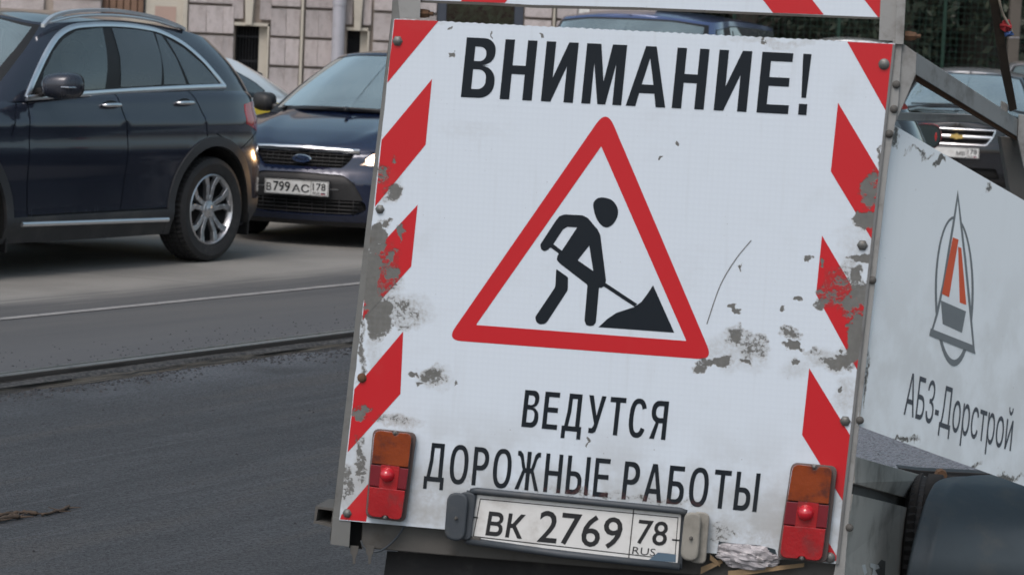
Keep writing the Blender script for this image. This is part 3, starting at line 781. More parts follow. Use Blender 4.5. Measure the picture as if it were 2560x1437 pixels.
# ================================================================== BUILDING
BY = 38.0
def bx(px): return float(at(px, 120, BY)[0])
def bz(py, px=700): return float(at(px, py, BY)[2])
mst = NT('granite_rustication'); p = mst.objc(); g1 = mst.noise(p, 38, 4, .7); g2 = mst.noise(p, 2.4, 5, .6)
oi = mst.new('ObjectInfo'); rv = mst.ramp(oi.outputs['Random'], 0, 1, -.5, .5, False)
c = mst.mix(mst.ramp(g1, .35, .65), (.37, .335, .335), (.56, .515, .51)); c = mst.mix(mst.ramp(g2, .45, .75, 0, .6), c, (.27, .235, .215))
c = mst.mix(mst.ramp(oi.outputs['Random'], 0, 1, 0, .3, False), c, (.29, .25, .235))
mst.base(c); mst.rough(.85); mst.bump(mst.noise(p, 45, 5, .65), .7, .02)
M['stone'] = mst.m
M['joint'] = simple('joint_mortar', (.36, .31, .27), .9, 0, .25, 4, ((.07, .06, .05), 2, .6))
M['plaster'] = simple('cream_plaster', (.44, .41, .35), .8, 0, .12, 4, ((.28, .25, .21), 3, .5), .2, 40)
M['grate'] = simple('black_iron', (.012, .013, .016), .5, .4, .2)
M['pipe'] = simple('painted_downpipe', (.40, .40, .44), .45, .2, .08, 3, ((.25, .24, .24), 4, .4))
M['wood'] = simple('brown_door_wood', (.17, .10, .065), .6, 0, .3, 7, ((.09, .05, .03), 5, .5))
M['shopframe'] = simple('dark_window_frame', (.045, .055, .075), .45, .2, .15)
M['winpane'] = simple('window_pane', (.010, .016, .016), .04, 0, .3, spec=.9)
bld = thing('stone_building', 'granite faced town building with a grey downpipe behind the parked cars', 'building', (bx(900), BY, 0))
# block mesh shared by all stones: unit bevelled pillow
def stone_mesh(seed):
    bm = bmesh.new(); bmesh.ops.create_cube(bm, size=1)
    bmesh.ops.bevel(bm, geom=[e for e in bm.edges], offset=.035, segments=2, profile=.6, affect='EDGES')
    rr = random.Random(seed)
    for v in bm.verts: v.co.y += rr.uniform(-.05, .05)
    me = bpy.data.meshes.new('stone_block'); bm.to_mesh(me); bm.free(); me.shade_smooth(); me.materials.append(M['stone']); return me
SM = [stone_mesh(i) for i in range(4)]
def block(x0, x1, z0, z1, depth=.12, front=BY, mat=None):
    o = bpy.data.objects.new('stone_block', SM[rnd.randrange(4)]); link(o, bld)
    o.location = ((x0 + x1) / 2 - bld.location.x, front - BY + rnd.uniform(-.006, .006), (z0 + z1) / 2); o.scale = (x1 - x0 - .002, depth, z1 - z0 - .036)
def bbox(name, x0, x1, z0, z1, y0, y1, mat, parent=bld, bev=.0):
    b = MB(); b.box(((x0 + x1) / 2, (y0 + y1) / 2 + BY, (z0 + z1) / 2), (x1 - x0, y1 - y0, z1 - z0)); o = b.obj(name, M[mat], parent, world=True)
    if bev: bevel(o, bev)
    return o
X0, X1, HB = bx(-420), bx(1640), 7.5
# wall core with openings left free (pieces of wall between the openings)
op = [(bx(586), bx(668), .25, bz(66, 620)), (bx(866), bx(918), .25, bz(78, 885)), (bx(1090), bx(1305), .9, 3.6), (bx(250), bx(356), .15, 3.1)]
op.sort(); xs = X0
for i, (a, b_, z0, z1) in enumerate(op):
    bbox('wall', xs, a, 0, HB, .03, .6, 'joint'); bbox('wall', a, b_, 0, z0, .03, .6, 'joint'); bbox('wall', a, b_, z1, HB, .03, .6, 'joint'); xs = b_
bbox('wall', xs, X1, 0, HB, .03, .6, 'joint')
b = MB()
bbox('back_wall', X0, X1, 0, HB, 2.2, 2.4, 'dark'); bbox('roof', X0 - .2, X1 + .2, HB, HB + .2, -.25, 2.5, 'joint')
for xx in (X0 + .05, X1 - .05): bbox('end_wall', xx - .05, xx + .05, 0, HB, .6, 2.2, 'joint')
rows = [bz(y, 650) for y in (596, 524, 452, 380, 308, 236, 164, 91, 17, -56, -129, -202)]
cols = [(-420, -330), (-325, -225), (-220, -120), (-115, -5), (0, 108), (132, 250), (470, 515), (515, 557), (557, 584), (676, 714), (714, 749), (762, 795), (795, 831),
        (932, 985), (985, 1040), (1040, 1088), (1308, 1376), (1388, 1440), (1472, 1530), (1530, 1585), (1585, 1638)]
for a, b_ in cols:
    for i in range(len(rows) - 1):
        dz = rnd.uniform(-.0, .0); block(bx(a), bx(b_), rows[i], rows[i + 1])
# blocks above the basement windows (flat arch voussoirs)
for (xa, xb, zt) in ((586, 668, bz(62, 620)), (866, 918, bz(76, 885))):
    n = 4; w_ = (xb - xa) / n
    for k in range(n):
        if k in (1, 2) : continue
        block(bx(xa + k * w_ - (8 if k == 0 else 0)), bx(xa + (k + 1) * w_ + (8 if k == n - 1 else 0)), zt + .06, bz(-20, 620))
        block(bx(xa + k * w_), bx(xa + (k + 1) * w_), bz(-20, 620), bz(-90, 620))
    c0 = (xa + xb) / 2 - (6 if xa < 600 else 0)
    f = []; 
    z0, z1 = zt - .01, bz(-60, 620); P = [(bx(c0 - 7), z0), (bx(c0 + 9), z0), (bx(c0 + 15), z1), (bx(c0 - 13), z1)]
    b = MB(); b.prism([(x, BY - .13, z) for x, z in P], [(x, BY + .03, z) for x, z in P]); bevel(b.obj('keystone', M['plaster'], bld, world=True), .01)
def basement_window(xa, xj, xb, ztop):
    """iron barred opening with a deep plastered right reveal"""
    z0 = .27; r = bpy.data.objects.new('window', None); link(r, bld)
    bbox('reveal', bx(xj), bx(xb) - .002, z0, ztop - .002, .05, .5, 'plaster', bld)
    w = bbox('window_surround', bx(xb), bx(xb + 5), z0, ztop + .05, -.07, .03, 'plaster', bld, .006)
    bbox('window_surround', bx(xa - 1), bx(xb + 5), ztop + .003, ztop + .05, -.07, .028, 'plaster', bld, .006)
    bbox('window_recess', bx(xa) + .003, bx(xj) - .003, z0, ztop, .40, .42, 'dark', bld)
    b = MB(); n = 7
    for k in range(n + 1):
        x = bx(xa) + .02 + (bx(xj) - bx(xa) - .04) * k / n; b.tube([(x, BY + .12, z0), (x, BY + .12, ztop)], .011, 6)
    for z in np.linspace(z0 + .15, ztop - .15, 4): b.box(((bx(xa) + bx(xj)) / 2, BY + .12, z), (bx(xj) - bx(xa), .012, .03))
    b.obj('window_grate', M['grate'], bld, world=True)
    bpy.data.objects.remove(r)
basement_window(586, 646, 668, bz(66, 620)); basement_window(866, 899, 918, bz(78, 885))
for x, t in ((456, 12), (751, 7), (919, 0), (1379, 6), (670, 0)):
    if t: bbox('pilaster_strip', bx(x), bx(x + t), .1, 4.6, -.10, .028, 'plaster', bld, .008)
bbox('plaster_panel', bx(358), bx(455), .1, 4.6, -.01, .028, 'plaster')
M['pinkish'] = simple('faded_pink_patch', (.36, .26, .22), .8, 0, .1, 6)
bbox('plaster_patch', bx(385), bx(438), 1.35, bz(16, 400), -.014, -.006, 'pinkish')
# brown door with planks
dr = MB()
dw = (bx(356) - bx(250)) / 6
for k in range(6): bevel(bbox('door_plank', bx(250) + dw * k + .006, bx(250) + dw * (k + 1) - .006, .16, 3.08, .10, .16, 'wood'), .008)
bbox('door_frame', bx(356), bx(361), .1, 3.2, -.03, .2, 'grate')
# shop window behind the sign
def frame_rect(name, x0, x1, z0, z1, t, y0, y1, mat):
    r = []
    b = MB()
    for (a, c_, d, e) in ((x0, x0 + t, z0, z1), (x1 - t, x1, z0, z1), (x0 + t, x1 - t, z0, z0 + t), (x0 + t, x1 - t, z1 - t, z1)):
        b.box(((a + c_) / 2, BY + (y0 + y1) / 2, (d + e) / 2), (c_ - a, y1 - y0, e - d))
    return b.obj(name, M[mat], bld, world=True)
fr = frame_rect('window_frame', bx(1090), bx(1305), .9, 3.6, .13, -.02, .12, 'shopframe')
pane = bbox('window_pane', bx(1090) + .131, bx(1305) - .131, 1.031, 3.469, .06, .07, 'lamp_glass')
# leaf cards added inside to imitate the green reflection in the shop window
gm = simple('reflection_green', (.05, .11, .04), .6, 0, .6, 10); V = []; F = []
rr = random.Random(9)
for _ in range(900):
    c = np.array([rr.uniform(bx(1112), bx(1285)), BY + rr.uniform(.3, 1.2), rr.uniform(1.2, 2.6)]); s = rr.uniform(.03, .09); a = rr.uniform(0, 6.28); t = np.array([math.cos(a), .3, math.sin(a)]) * s; u = np.array([-math.sin(a), .4, math.cos(a)]) * s * .5
    k = len(V); V += [c - t, c + u, c + t, c - u]; F.append((k, k + 1, k + 2, k + 3))
tag(mesh_obj('reflection_leaves', V, F, gm), 'green leafy plants standing inside the dark framed shop window', 'plants', kind='stuff')
bbox('small_window', bx(1442), bx(1470), 1.95, 2.6, -.02, .028, 'plate')
# downpipe
b = MB(); xc = bx(847); b.tube([(xc, BY - .19, .1), (xc, BY - .19, 1.0), (xc, BY - .19, 6.9)], .093, 20)
b.lathe([(.094, 0), (.103, .0), (.103, .05), (.094, .05)], (xc, BY - .19, bz(14, 850)), (0, 0, 1), 20)
b.lathe([(.094, 0), (.103, .0), (.103, .05), (.094, .05)], (xc, BY - .19, 1.0), (0, 0, 1), 20)
autosmooth(b.obj('downpipe', M['pipe'], bld, world=True), 40)
# pavement in front of the building
mpv = simple('pavement_concrete', (.22, .215, .205), .85, 0, .2, 3, ((.12, .11, .10), 2, .5), .3, 60)
b = MB(); b.box((-12, BY - 1.25, .055), (28, 2.5, .13)); tag(b.obj('pavement', mpv), kind='structure')
b = MB(); b.box((-12, BY - 2.56, .06), (28, .12, .14)); bevel(tag(b.obj('kerb', simple('granite_kerb', (.28, .27, .26), .8, 0, .2)), kind='structure'), .01)

# ================================================================== TREES, FENCE, DARK BLOCK AT THE RIGHT
FY = 41.0
mb = NT('tree_bark'); p = mb.objc(); n = mb.noise(p, 6, 6, .65); mb.base(mb.mix(n, (.018, .014, .012), (.07, .058, .048))); mb.rough(.9); mb.bump(mb.noise(p, 14, 5), .7, .03); M['bark'] = mb.m
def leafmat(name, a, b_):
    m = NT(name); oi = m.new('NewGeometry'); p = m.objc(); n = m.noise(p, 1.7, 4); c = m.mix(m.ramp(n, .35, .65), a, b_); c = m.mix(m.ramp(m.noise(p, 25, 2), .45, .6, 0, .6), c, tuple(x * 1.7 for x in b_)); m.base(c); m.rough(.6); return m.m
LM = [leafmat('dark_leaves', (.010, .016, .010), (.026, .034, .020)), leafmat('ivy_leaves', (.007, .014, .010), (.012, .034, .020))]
def tree(x, y, h, rad, lab, seed, lm=0, trunk_r=.22, lo=1.2, n=7000):
    t = thing('tree', lab, 'tree', (x, y, 0), 0, 'dark trees behind the green wire fence'); rr = random.Random(seed)
    b = MB(); P = [(rr.uniform(-.1, .1) * k, rr.uniform(-.1, .1) * k, h * k / 6) for k in range(7)]
    b.tube(P, [trunk_r * (1.25 if k == 0 else 1 - .13 * k) for k in range(7)], 10); 
    o = b.obj('trunk', M['bark'], t, smooth=True)
    cl = []
    for k in range(16):
        a = rr.uniform(0, 6.28); z = lo + (h - lo) * rr.random(); p0 = np.array([0, 0, z * .85 + .2]); p1 = np.array([math.cos(a) * rad * rr.uniform(.3, .9), math.sin(a) * rad * rr.uniform(.3, .9), z + rr.uniform(.1, .8)])
        b = MB(); b.tube([p0, (p0 + p1) / 2 + np.array([0, 0, .15]), p1], [.05, .035, .012], 6); b.obj('limb', M['bark'], t, smooth=True); cl.append((p1, rr.uniform(.5, .9) * rad * .55))
    V = []; F = []
    for _ in range(n):
        c, s = cl[rr.randrange(len(cl))]; d = np.array([rr.gauss(0, 1) for _ in range(3)]); d /= np.linalg.norm(d); q = c + d * s * rr.random() ** .4
        if q[2] < .6: continue
        a = np.array([rr.gauss(0, 1) for _ in range(3)]); a /= np.linalg.norm(a); e = np.cross(a, d); e /= np.linalg.norm(e) + 1e-9; L = rr.uniform(.06, .13)
        k = len(V); V += [q - a * L, q + e * L * .5, q + a * L, q - e * L * .5]; F.append((k, k + 1, k + 2, k + 3))
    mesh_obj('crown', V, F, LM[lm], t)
tl = [(3.4, 39.5, 6.5, 2.0, 'tree nearest the stone building behind the dark van'), (4.6, 41.0, 7, 2.2, 'second dark tree to the right of the stone building'), (5.7, 38.8, 6.2, 1.8, 'ivy covered tree behind the red framed corner of the sign'),
      (6.9, 40.2, 7, 2.2, 'dark leafy tree left of the concrete fence post'), (8.3, 39.2, 6.8, 2.2, 'dark leafy tree right of the concrete fence post'), (2.2, 42.6, 7.4, 2.2, 'tall tree standing farthest back beside the stone building')]
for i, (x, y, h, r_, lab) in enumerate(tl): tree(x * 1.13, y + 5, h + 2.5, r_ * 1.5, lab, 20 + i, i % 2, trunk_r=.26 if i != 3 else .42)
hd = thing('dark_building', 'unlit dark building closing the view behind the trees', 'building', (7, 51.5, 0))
b = MB(); b.box((7, 51.5, 5), (18, 3, 10)); b.obj('wall', simple('shade_dark_brick', (.020, .018, .017), .9, 0, .3, 2), hd, world=True)  # near-black wall colour stands in for the deep shade behind the trees
b = MB()
for k in range(5):
    for z in (1.6, 4.6):
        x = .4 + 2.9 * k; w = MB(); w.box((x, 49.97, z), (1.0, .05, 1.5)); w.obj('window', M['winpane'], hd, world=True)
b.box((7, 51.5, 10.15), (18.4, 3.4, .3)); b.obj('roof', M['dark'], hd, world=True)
# pale strips added to stand in for gaps of light between the trunks
for (px, y0, y1) in ((2384, 12, 78), (2334, -8, 24)):
    a_ = at(px, y0, 49.8); c_ = at(px, y1, 49.8)
    b = MB(); b.box(((a_[0] + c_[0]) / 2, 49.85, (a_[2] + c_[2]) / 2), (.085, .08, a_[2] - c_[2])); b.obj('light_gap', M['plaster'], hd, world=True)
fence = thing('wire_fence', 'green welded wire mesh fence with a concrete post behind the parked cars', 'fence', (5.5, FY, 0))
M['greenwire'] = simple('green_wire', (.008, .038, .024), .5, .1, .1)
x0, x1 = 3.3, 13.0; b = MB()
for k in range(int((x1 - x0) / .10)): x = x0 + k * .10; b.box((x, FY, 1.5), (.005, .005, 2.8))
for k in range(28): b.box(((x0 + x1) / 2, FY + .006, .12 + k * .10), (x1 - x0, .005, .005))
tag(b.obj('wire_mesh', M['greenwire'], fence, world=True), kind='stuff')
for x in (3.3, 4.95, 6.6, 9.9):
    b = MB(); b.box((x, FY + .05, 1.5), (.05, .05, 3.0)); b.obj('fence_post', M['greenwire'], fence, world=True)
M['concrete'] = simple('old_concrete', (.10, .088, .075), .9, 0, .2, 3, ((.05, .045, .04), 3, .5), .3, 40)
a_, c_ = at(2519, 100, FY - .1), at(2547, 100, FY - .1)
b = MB(); b.box(((a_[0] + c_[0]) / 2, FY - .1, 1.9), (c_[0] - a_[0], .15, 3.8)); o = b.obj('concrete_post', M['concrete'], fence, world=True); bevel(o, .012)
b = MB(); b.box(((a_[0] + c_[0]) / 2, FY - .18, 1.98), (.16, .006, .012)); b.obj('wire_tie', M['pipe'], fence, world=True)

# ================================================================== CARS
def base_spec(L_front, rear, half, wb, rad=.32, rim_r=.21, **k):
    """generic five door body: x of nose and tail from the rear axle"""
    f, r, h = L_front, rear, half
    sp = dict(plan=[(f, 0), (f - .04, .33), (f - .17, .64), (f - .45, h * .92), (f - .95, h * .99), (wb - .8, h), (1.2, h), (.2, h), (-.25, h * .98), (r + .32, h * .90), (r + .09, h * .68), (r + .01, .33), (r, 0)],
        half=h, wb=wb, rad=rad, rim_r=rim_r, bulge=.03, cx=1.1)
    sp.update(k); return sp
def cpoly(c, kind, pts, rnd_=0):
    fn = {'S': c.Sx, 'F': c.Fy, 'R': c.Ry}[kind]; q = np.array([fn(*p) for p in pts]); return roundpoly(q, rnd_) if rnd_ else q
def circ(c, x, z, r, n=40): return np.array([c.Sx(x + r * math.cos(2 * math.pi * k / n), z + r * math.sin(2 * math.pi * k / n)) for k in range(n)])
def SL(c, pts): return np.array([c.Sx(*p) for p in pts])

# ---- big dark blue off-road estate at the left
sp = dict(paint='navy', plan=[(3.52, 0), (3.48, .35), (3.34, .68), (3.08, .87), (2.65, .935), (2, .945), (1, .945), (0, .945), (-.4, .925), (-.68, .84), (-.86, .62), (-.93, .3), (-.95, 0)],
    half=.945, wb=2.57, rad=.365, rim_r=.243, cx=.8, bulge=.035, crown=.03, dash=1.75, seats=(.85, -.05),
    rim=[(3.8, .84), (3.5, .96), (2.6, 1.06), (2.0, 1.115), (1.0, 1.165), (.0, 1.185), (-.5, 1.18), (-.95, 1.12)], bot=[(3.8, .25), (3, .22), (2.4, .225), (1, .215), (.4, .215), (-.5, .24), (-.95, .30)],
    hood=[(3.75, .86), (3.5, 1.0), (3, 1.08), (2.2, 1.15), (1.5, 1.17)], crease=.012,
    ps=[(.2, .085), (.27, .05), (.36, .012), (.42, .016), (.6, .012), (.78, .0), (.90, .012), (.985, .012), (1.02, .03), (1.12, .055), (1.22, .09)],
    pf=[(.2, .15), (.35, .02), (.6, .0), (.8, .05), (.95, .16)], pr=[(.2, .12), (.35, .03), (.5, .0), (.68, .0), (.75, .045), (.95, .07), (1.2, .10)],
    gb=[(2.46, 0, 1.130), (2.40, .45, 1.120), (2.12, 'rim'), (1.0, 'rim'), (.1, 'rim'), (-.55, 'rim'), (-.83, .52, 1.13), (-.89, 0, 1.13)],
    gt=[(1.62, 0, 1.652), (1.59, .36, 1.643), (1.44, .625, 1.605), (.75, .665, 1.640), (.05, .645, 1.592), (-.34, .585, 1.535), (-.46, .36, 1.55), (-.49, 0, 1.555)], side_u=(2, 5.05),
    roofc=[(1.65, 1.655), (1.2, 1.69), (.5, 1.69), (-.1, 1.65), (-.5, 1.56)], roofmat='black')
suv = Car(sp, 'large dark blue off-road estate with silver roof rails at the left', 'car', (-2.908, 18.46, 0), R(-120))
c = suv; RA = .44
arch = lambda x: circ(c, x, .365, RA)
clad = lambda x: circ(c, x, .365, RA + .065)
s1 = [(1.90, 1.14), (1.93, .95), (1.945, .7), (1.935, .45), (1.92, .385)]
s2 = [(1.03, 1.2), (.985, 1.05), (.96, .9), (.965, .7), (.99, .5), (1.01, .385)]
s3 = [(.25, 1.22), (.17, 1.12), (.11, 1.0), (.085, .87)]
bot = [(2.3, .385), (.45, .385)]
reg = [('hole', arch(0)), ('hole', arch(2.57)), ('arch_trim', clad(0)), ('arch_trim', clad(2.57)),
    ('sill_trim', SL(c, [(2.3, .15), (2.3, .30), (2.13, .385), (.42, .385), (.3, .3), (.3, .1)])),
    ('bump_trim', cpoly(c, 'S', [(-.3, .1), (-.3, .42), (-.62, .42)]).tolist() + [c.Ry(.3, .46), (c.S, .46), (c.S, .1)]),
    ('tail', [c.Sx(-.40, .955), c.Sx(-.60, .90), c.Ry(.62, .93), c.Ry(.45, .95), c.Ry(.45, 1.07), c.Ry(.62, 1.09), c.Sx(-.60, 1.11), c.Sx(-.43, 1.09)]),
    ('seam', stroke(SL(c, catmull(s1, 4)), .011)), ('seam', stroke(SL(c, catmull(s2, 4)), .011)), ('seam', stroke(SL(c, catmull(s3, 4)), .011)),
    ('seam', stroke(SL(c, [(1.93, .392), (.47, .392)]), .010)), ('seam', stroke(SL(c, [(2.10, .90), (2.04, 1.05), (1.98, 1.16)]), .008)),
    ('seam', stroke(np.array([c.Sx(-.02, .89), c.Sx(-.3, .78), c.Sx(-.5, .86), c.Sx(-.62, .90)]), .008)),
    ('front_door', SL(c, s1 + [(1.01, .385)] + s2[::-1][1:] + [(1.0, 1.3), (1.9, 1.3)])),
    ('rear_door', SL(c, s2 + [(.47, .385), (.47, .5), (.40, .68), (.26, .82), (.085, .87)] + s3[::-1] + [(.25, 1.3), (1.0, 1.3)])),
    ('headlamp', [c.Fy(.55, .68), c.Fy(.75, .70), c.Sx(2.98, .76), c.Sx(2.94, .86), c.Fy(.75, .84), c.Fy(.55, .78)])]
spc = {'hole': None, 'arch_trim': ('arch_trim', 'cladding', .012, .05, 'pair'), 'sill_trim': ('sill_trim', 'cladding', .01, .04, 'pair'), 'bump_trim': ('bumper_trim', 'cladding', .006, .03, 'merge'),
    'tail': ('tail_lamp', 'lamp_red', .004, .02, 'pair'), 'seam': ('panel_gap', 'rubber', -.010, 0, 'merge'), 'front_door': ('front_door', 'navy', 0, .02, 'pair'), 'rear_door': ('rear_door', 'navy', 0, .02, 'pair'),
    'headlamp': ('headlight', 'reflector', -.01, .02, 'pair')}
cor = lambda L: [(x - (.795 - (.86 - (z - 1.15) * .42)) * 1.6, z) for x, z in L]
c.build_tub(reg, spc); c.build_bonnet(2.10); c.setup_green(); 
dlo = cor([(1.80, 1.13), (1.765, 1.25), (1.69, 1.394), (1.58, 1.515), (1.44, 1.58), (1.25, 1.605), (1.0, 1.610), (.75, 1.602), (.51, 1.575), (.24, 1.499), (.01, 1.393), (-.15, 1.298), (-.29, 1.215), (.2, 1.205), (1.0, 1.178)])
w1 = cor([(1.70, 1.165), (1.69, 1.30), (1.62, 1.42), (1.52, 1.51), (1.40, 1.56), (1.15, 1.588), (1.08, 1.40), (1.02, 1.19)])
w2 = cor([(1.05, 1.588), (.80, 1.585), (.60, 1.570), (.50, 1.40), (.44, 1.218), (.86, 1.20), (.95, 1.40)])
w2b = cor([(.575, 1.562), (.50, 1.548), (.33, 1.40), (.165, 1.225), (.41, 1.220)])
w3 = cor([(.45, 1.535), (.24, 1.468), (.01, 1.365), (-.14, 1.282), (-.225, 1.232), (.13, 1.226)])
U = lambda pts: np.array([(u * .8, t * .6) for u, t in pts])
gp = lambda q: np.array([c.G(*p) for p in subdiv(q, .07)])
reg = [('w1', gp(w1)), ('wd', gp(w2)), ('wd', gp(w2b)), ('wd', gp(w3)), ('surround', gp(dlo)),
    ('wind', U([(0, .05), (1, .05), (1.66, .07), (1.80, .93), (1, .955), (0, .955)])), ('windb', U([(0, 0), (1.80, 0), (1.92, .97), (0, .97)])),
    ('rear', U([(5.6, .12), (6, .1), (7, .1), (7, .9), (6, .9), (5.62, .85)]))]
spc = {'w1': ('front_side_window', 'glass', 0, 0, 'pair'), 'wd': ('rear_side_window', 'glass_dark', 0, 0, 'pair'), 'surround': ('window_surround', 'rubber', -.003, .015, 'pair'),
    'wind': ('windscreen', 'glass_wind', 0, 0, 'merge'), 'windb': ('windscreen_band', 'rubber', 0, .01, 'merge'), 'rear': ('rear_window', 'glass_dark', 0, 0, 'merge')}
c.build_green(reg, spc); c.build_roof()
dl = dlo[:13]
q = catmull([c.G(*p) for p in dl], 5); c.strip('window_trim', q, c.gmap, .036, .009, 'alu')
q = catmull([*[c.G(*p) for p in cor([(1.80, 1.13), (1.4, 1.148), (1.0, 1.168), (.5, 1.19), (.0, 1.205), (-.30, 1.212)])]], 6); c.strip('belt_trim', q, c.gmap, .034, .010, 'alu', .003)
q = np.array([c.Sx(2.0 - k * .05, .345 - .0008 * k) for k in range(31)]); c.strip('sill_strip', q, c.tub, .030, .016, 'alu', .012)
for sg in (1, -1):
    P = catmull([(1.56, .70, 1.585), (1.44, .695, 1.65), (1.20, .69, 1.688), (.8, .685, 1.702), (.4, .675, 1.675), (.12, .66, 1.625), (.02, .655, 1.597)], 8)
    b = MB(); V = []
    for x, y, z in P: V += [(x, sg * (y + .013), z - .011), (x, sg * (y + .015), z + .010), (x, sg * (y - .015), z + .013), (x, sg * (y - .016), z - .011)]
    b.add(V, [(4 * i + k, 4 * i + (k + 1) % 4, 4 * i + 4 + (k + 1) % 4, 4 * i + 4 + k) for i in range(len(P) - 1) for k in range(4)] + [(0, 1, 2, 3), tuple(len(V) - 4 + k for k in range(4))])
    o = b.obj('roof_rail', M['alu'], c.root); autosmooth(o, 50)
    b = MB(); q = catmull([(1.50, .69, 1.585), (1.2, .687, 1.635), (.8, .682, 1.65), (.4, .67, 1.63), (.1, .655, 1.585)], 6); b.tube([(x, sg * (y + .006), z + .022) for x, y, z in q], .011, 8); b.obj('rail_base', M['alu'], c.root, smooth=True)
    # mud flaps
    for xx in (-.47, 2.09): b = MB(); b.box((xx, sg * .80, .30), (.015, .21, .27)); bevel(b.obj('mud_flap', M['plastic'], c.root), .006)
c.handle(1.10, 1.085); c.handle(.31, 1.10)
c.mirror(1.79, .955, 1.21, 'navy', (.20, .25, .17), foot=(.0, -.10, -.05))
for o in [o for o in c.root.children if o.name.startswith('door_mirror')]:
    sg = 1 if o.location.y > 0 else -1
    b = MB(); b.box((.045, sg * .19, .0), (.10, .10, .010)); ob = b.obj('mirror_indicator', M['chrome'], o); bevel(ob, .004)
c.common(arch=.43)
b = MB(); V = [(3.40, y, z) for y, z in ((-.42, .58), (.42, .58), (.45, .80), (-.45, .80))]; b.add(V, [(0, 1, 2, 3)]); b.obj('front_grille', M['plastic'], c.root)

# driver seen dimly behind the front side window
def person_seated(lab, car, x, y, zhip):
    sk = {0: (0, 0, 0), 1: (-.05, 0, .22), 2: (-.09, 0, .44), 3: (-.08, 0, .54), 4: (-.06, 0, .60),
          5: (-.08, .18, .46), 6: (.06, .26, .24), 7: (.28, .17, .30), 8: (-.08, -.18, .46), 9: (.06, -.26, .24), 10: (.28, -.13, .30),
          11: (.05, .10, -.02), 12: (.42, .13, .04), 13: (.62, .13, -.32), 14: (.05, -.10, -.02), 15: (.42, -.13, .04), 16: (.62, -.13, -.32)}
    ed = [(0, 1), (1, 2), (2, 3), (3, 4), (2, 5), (5, 6), (6, 7), (2, 8), (8, 9), (9, 10), (0, 11), (11, 12), (12, 13), (0, 14), (14, 15), (15, 16)]
    ra = {0: .15, 1: .145, 2: .15, 3: .062, 4: .055, 5: .07, 6: .05, 7: .035, 8: .07, 9: .05, 10: .035, 11: .10, 12: .075, 13: .05, 14: .10, 15: .075, 16: .05}
    me = bpy.data.meshes.new('person'); me.from_pydata([sk[i] for i in range(17)], ed, []); me.materials.append(M['shirt'])
    o = bpy.data.objects.new('person', me); link(o)
    sv = me.skin_vertices if me.skin_vertices else None
    if not len(me.skin_vertices):
        m_ = o.modifiers.new('skin', 'SKIN')
        bpy.context.view_layer.objects.active = o
        bm = bmesh.new(); bm.from_mesh(me); L = bm.verts.layers.skin.verify()
        for v in bm.verts: v[L].radius = (ra[v.index] * (.78 if v.index in (0, 1, 2) else 1), ra[v.index]); v[L].use_root = v.index == 0
        bm.to_mesh(me); bm.free()
        o.modifiers.new('sub', 'SUBSURF').levels = 2; o.modifiers['sub'].render_levels = 2
    # head: one shaped surface with nose, brow, chin and ears, hair cap as a child
    def headmesh(name, mat, hair=False):
        V = []; nu, nv = 28, 36
        for i in range(nu + 1):
            th = math.pi * i / nu
            for k in range(nv):
                ph = 2 * math.pi * k / nv; dx, dy, dz = math.sin(th) * math.cos(ph), math.sin(th) * math.sin(ph), math.cos(th)
                rx, ry, rz = .098, .076, .118; x_, y_, z_ = rx * dx, ry * dy * (1 - .22 * max(0, -dz)), rz * dz
                if not hair:
                    if dx > .5: x_ += .022 * math.exp(-((y_ / .014) ** 2)) * math.exp(-(((z_ + .012) / .022) ** 2)); x_ -= .008 * math.exp(-(((abs(y_) - .03) / .014) ** 2)) * math.exp(-(((z_ - .012) / .010) ** 2)); x_ += .005 * math.exp(-((y_ / .026) ** 2)) * math.exp(-(((z_ + .052) / .008) ** 2)) + .008 * math.exp(-((y_ / .03) ** 2)) * math.exp(-(((z_ + .095) / .02) ** 2))
                    if abs(dy) > .9: y_ += math.copysign(.016 * math.exp(-((x_ / .012) ** 2)) * math.exp(-((z_ / .026) ** 2)), dy)
                else:
                    f_ = 1.09; x_, y_, z_ = x_ * f_ - .004, y_ * f_, z_ * f_
                    lim = .045 if dx > .2 else (-.01 if dx > -.2 else -.07)
                    if z_ < lim: x_, y_, z_ = x_ * .9, y_ * .9, max(z_, lim - .01)
                V.append((x_, y_, z_))
        F = [(i * nv + k, (i + 1) * nv + k, (i + 1) * nv + (k + 1) % nv, i * nv + (k + 1) % nv) for i in range(nu) for k in range(nv)]
        h = mesh_obj(name, V, F, M[mat], o, smooth=True); h.location = (-.03, 0, .70); return h
    headmesh('head', 'skin'); headmesh('hair', 'hair', True)
    for sg in (1, -1):
        b = MB(); base = np.array([.30, sg * .15 if sg > 0 else -.11, .31])
        b.tube([base, base + [.05, 0, .01], base + [.085, 0, .02]], [.026, .036, .03], 8)
        for j in range(4):
            q = base + [.085, (j - 1.5) * .018, .02]; b.tube([q, q + [.035, 0, .008], q + [.052, 0, -.012], q + [.045, 0, -.034]], [.010, .009, .008, .006], 6)
        q = base + [.03, -sg * .03, .01]; b.tube([q, q + [.03, -sg * .018, 0], q + [.055, -sg * .012, -.008]], [.011, .010, .008], 6)
        b.obj('hand', M['skin'], o, smooth=True)
    mw = Matrix.Translation(car.root.location) @ Matrix.Rotation(car.root.rotation_euler.z, 4, 'Z') @ Matrix.Translation((x, y, zhip))
    o.matrix_world = mw
    return tag(o, lab, 'person')
person_seated('driver in a grey jacket at the wheel of the big dark blue car', suv, .88, .37, .66)

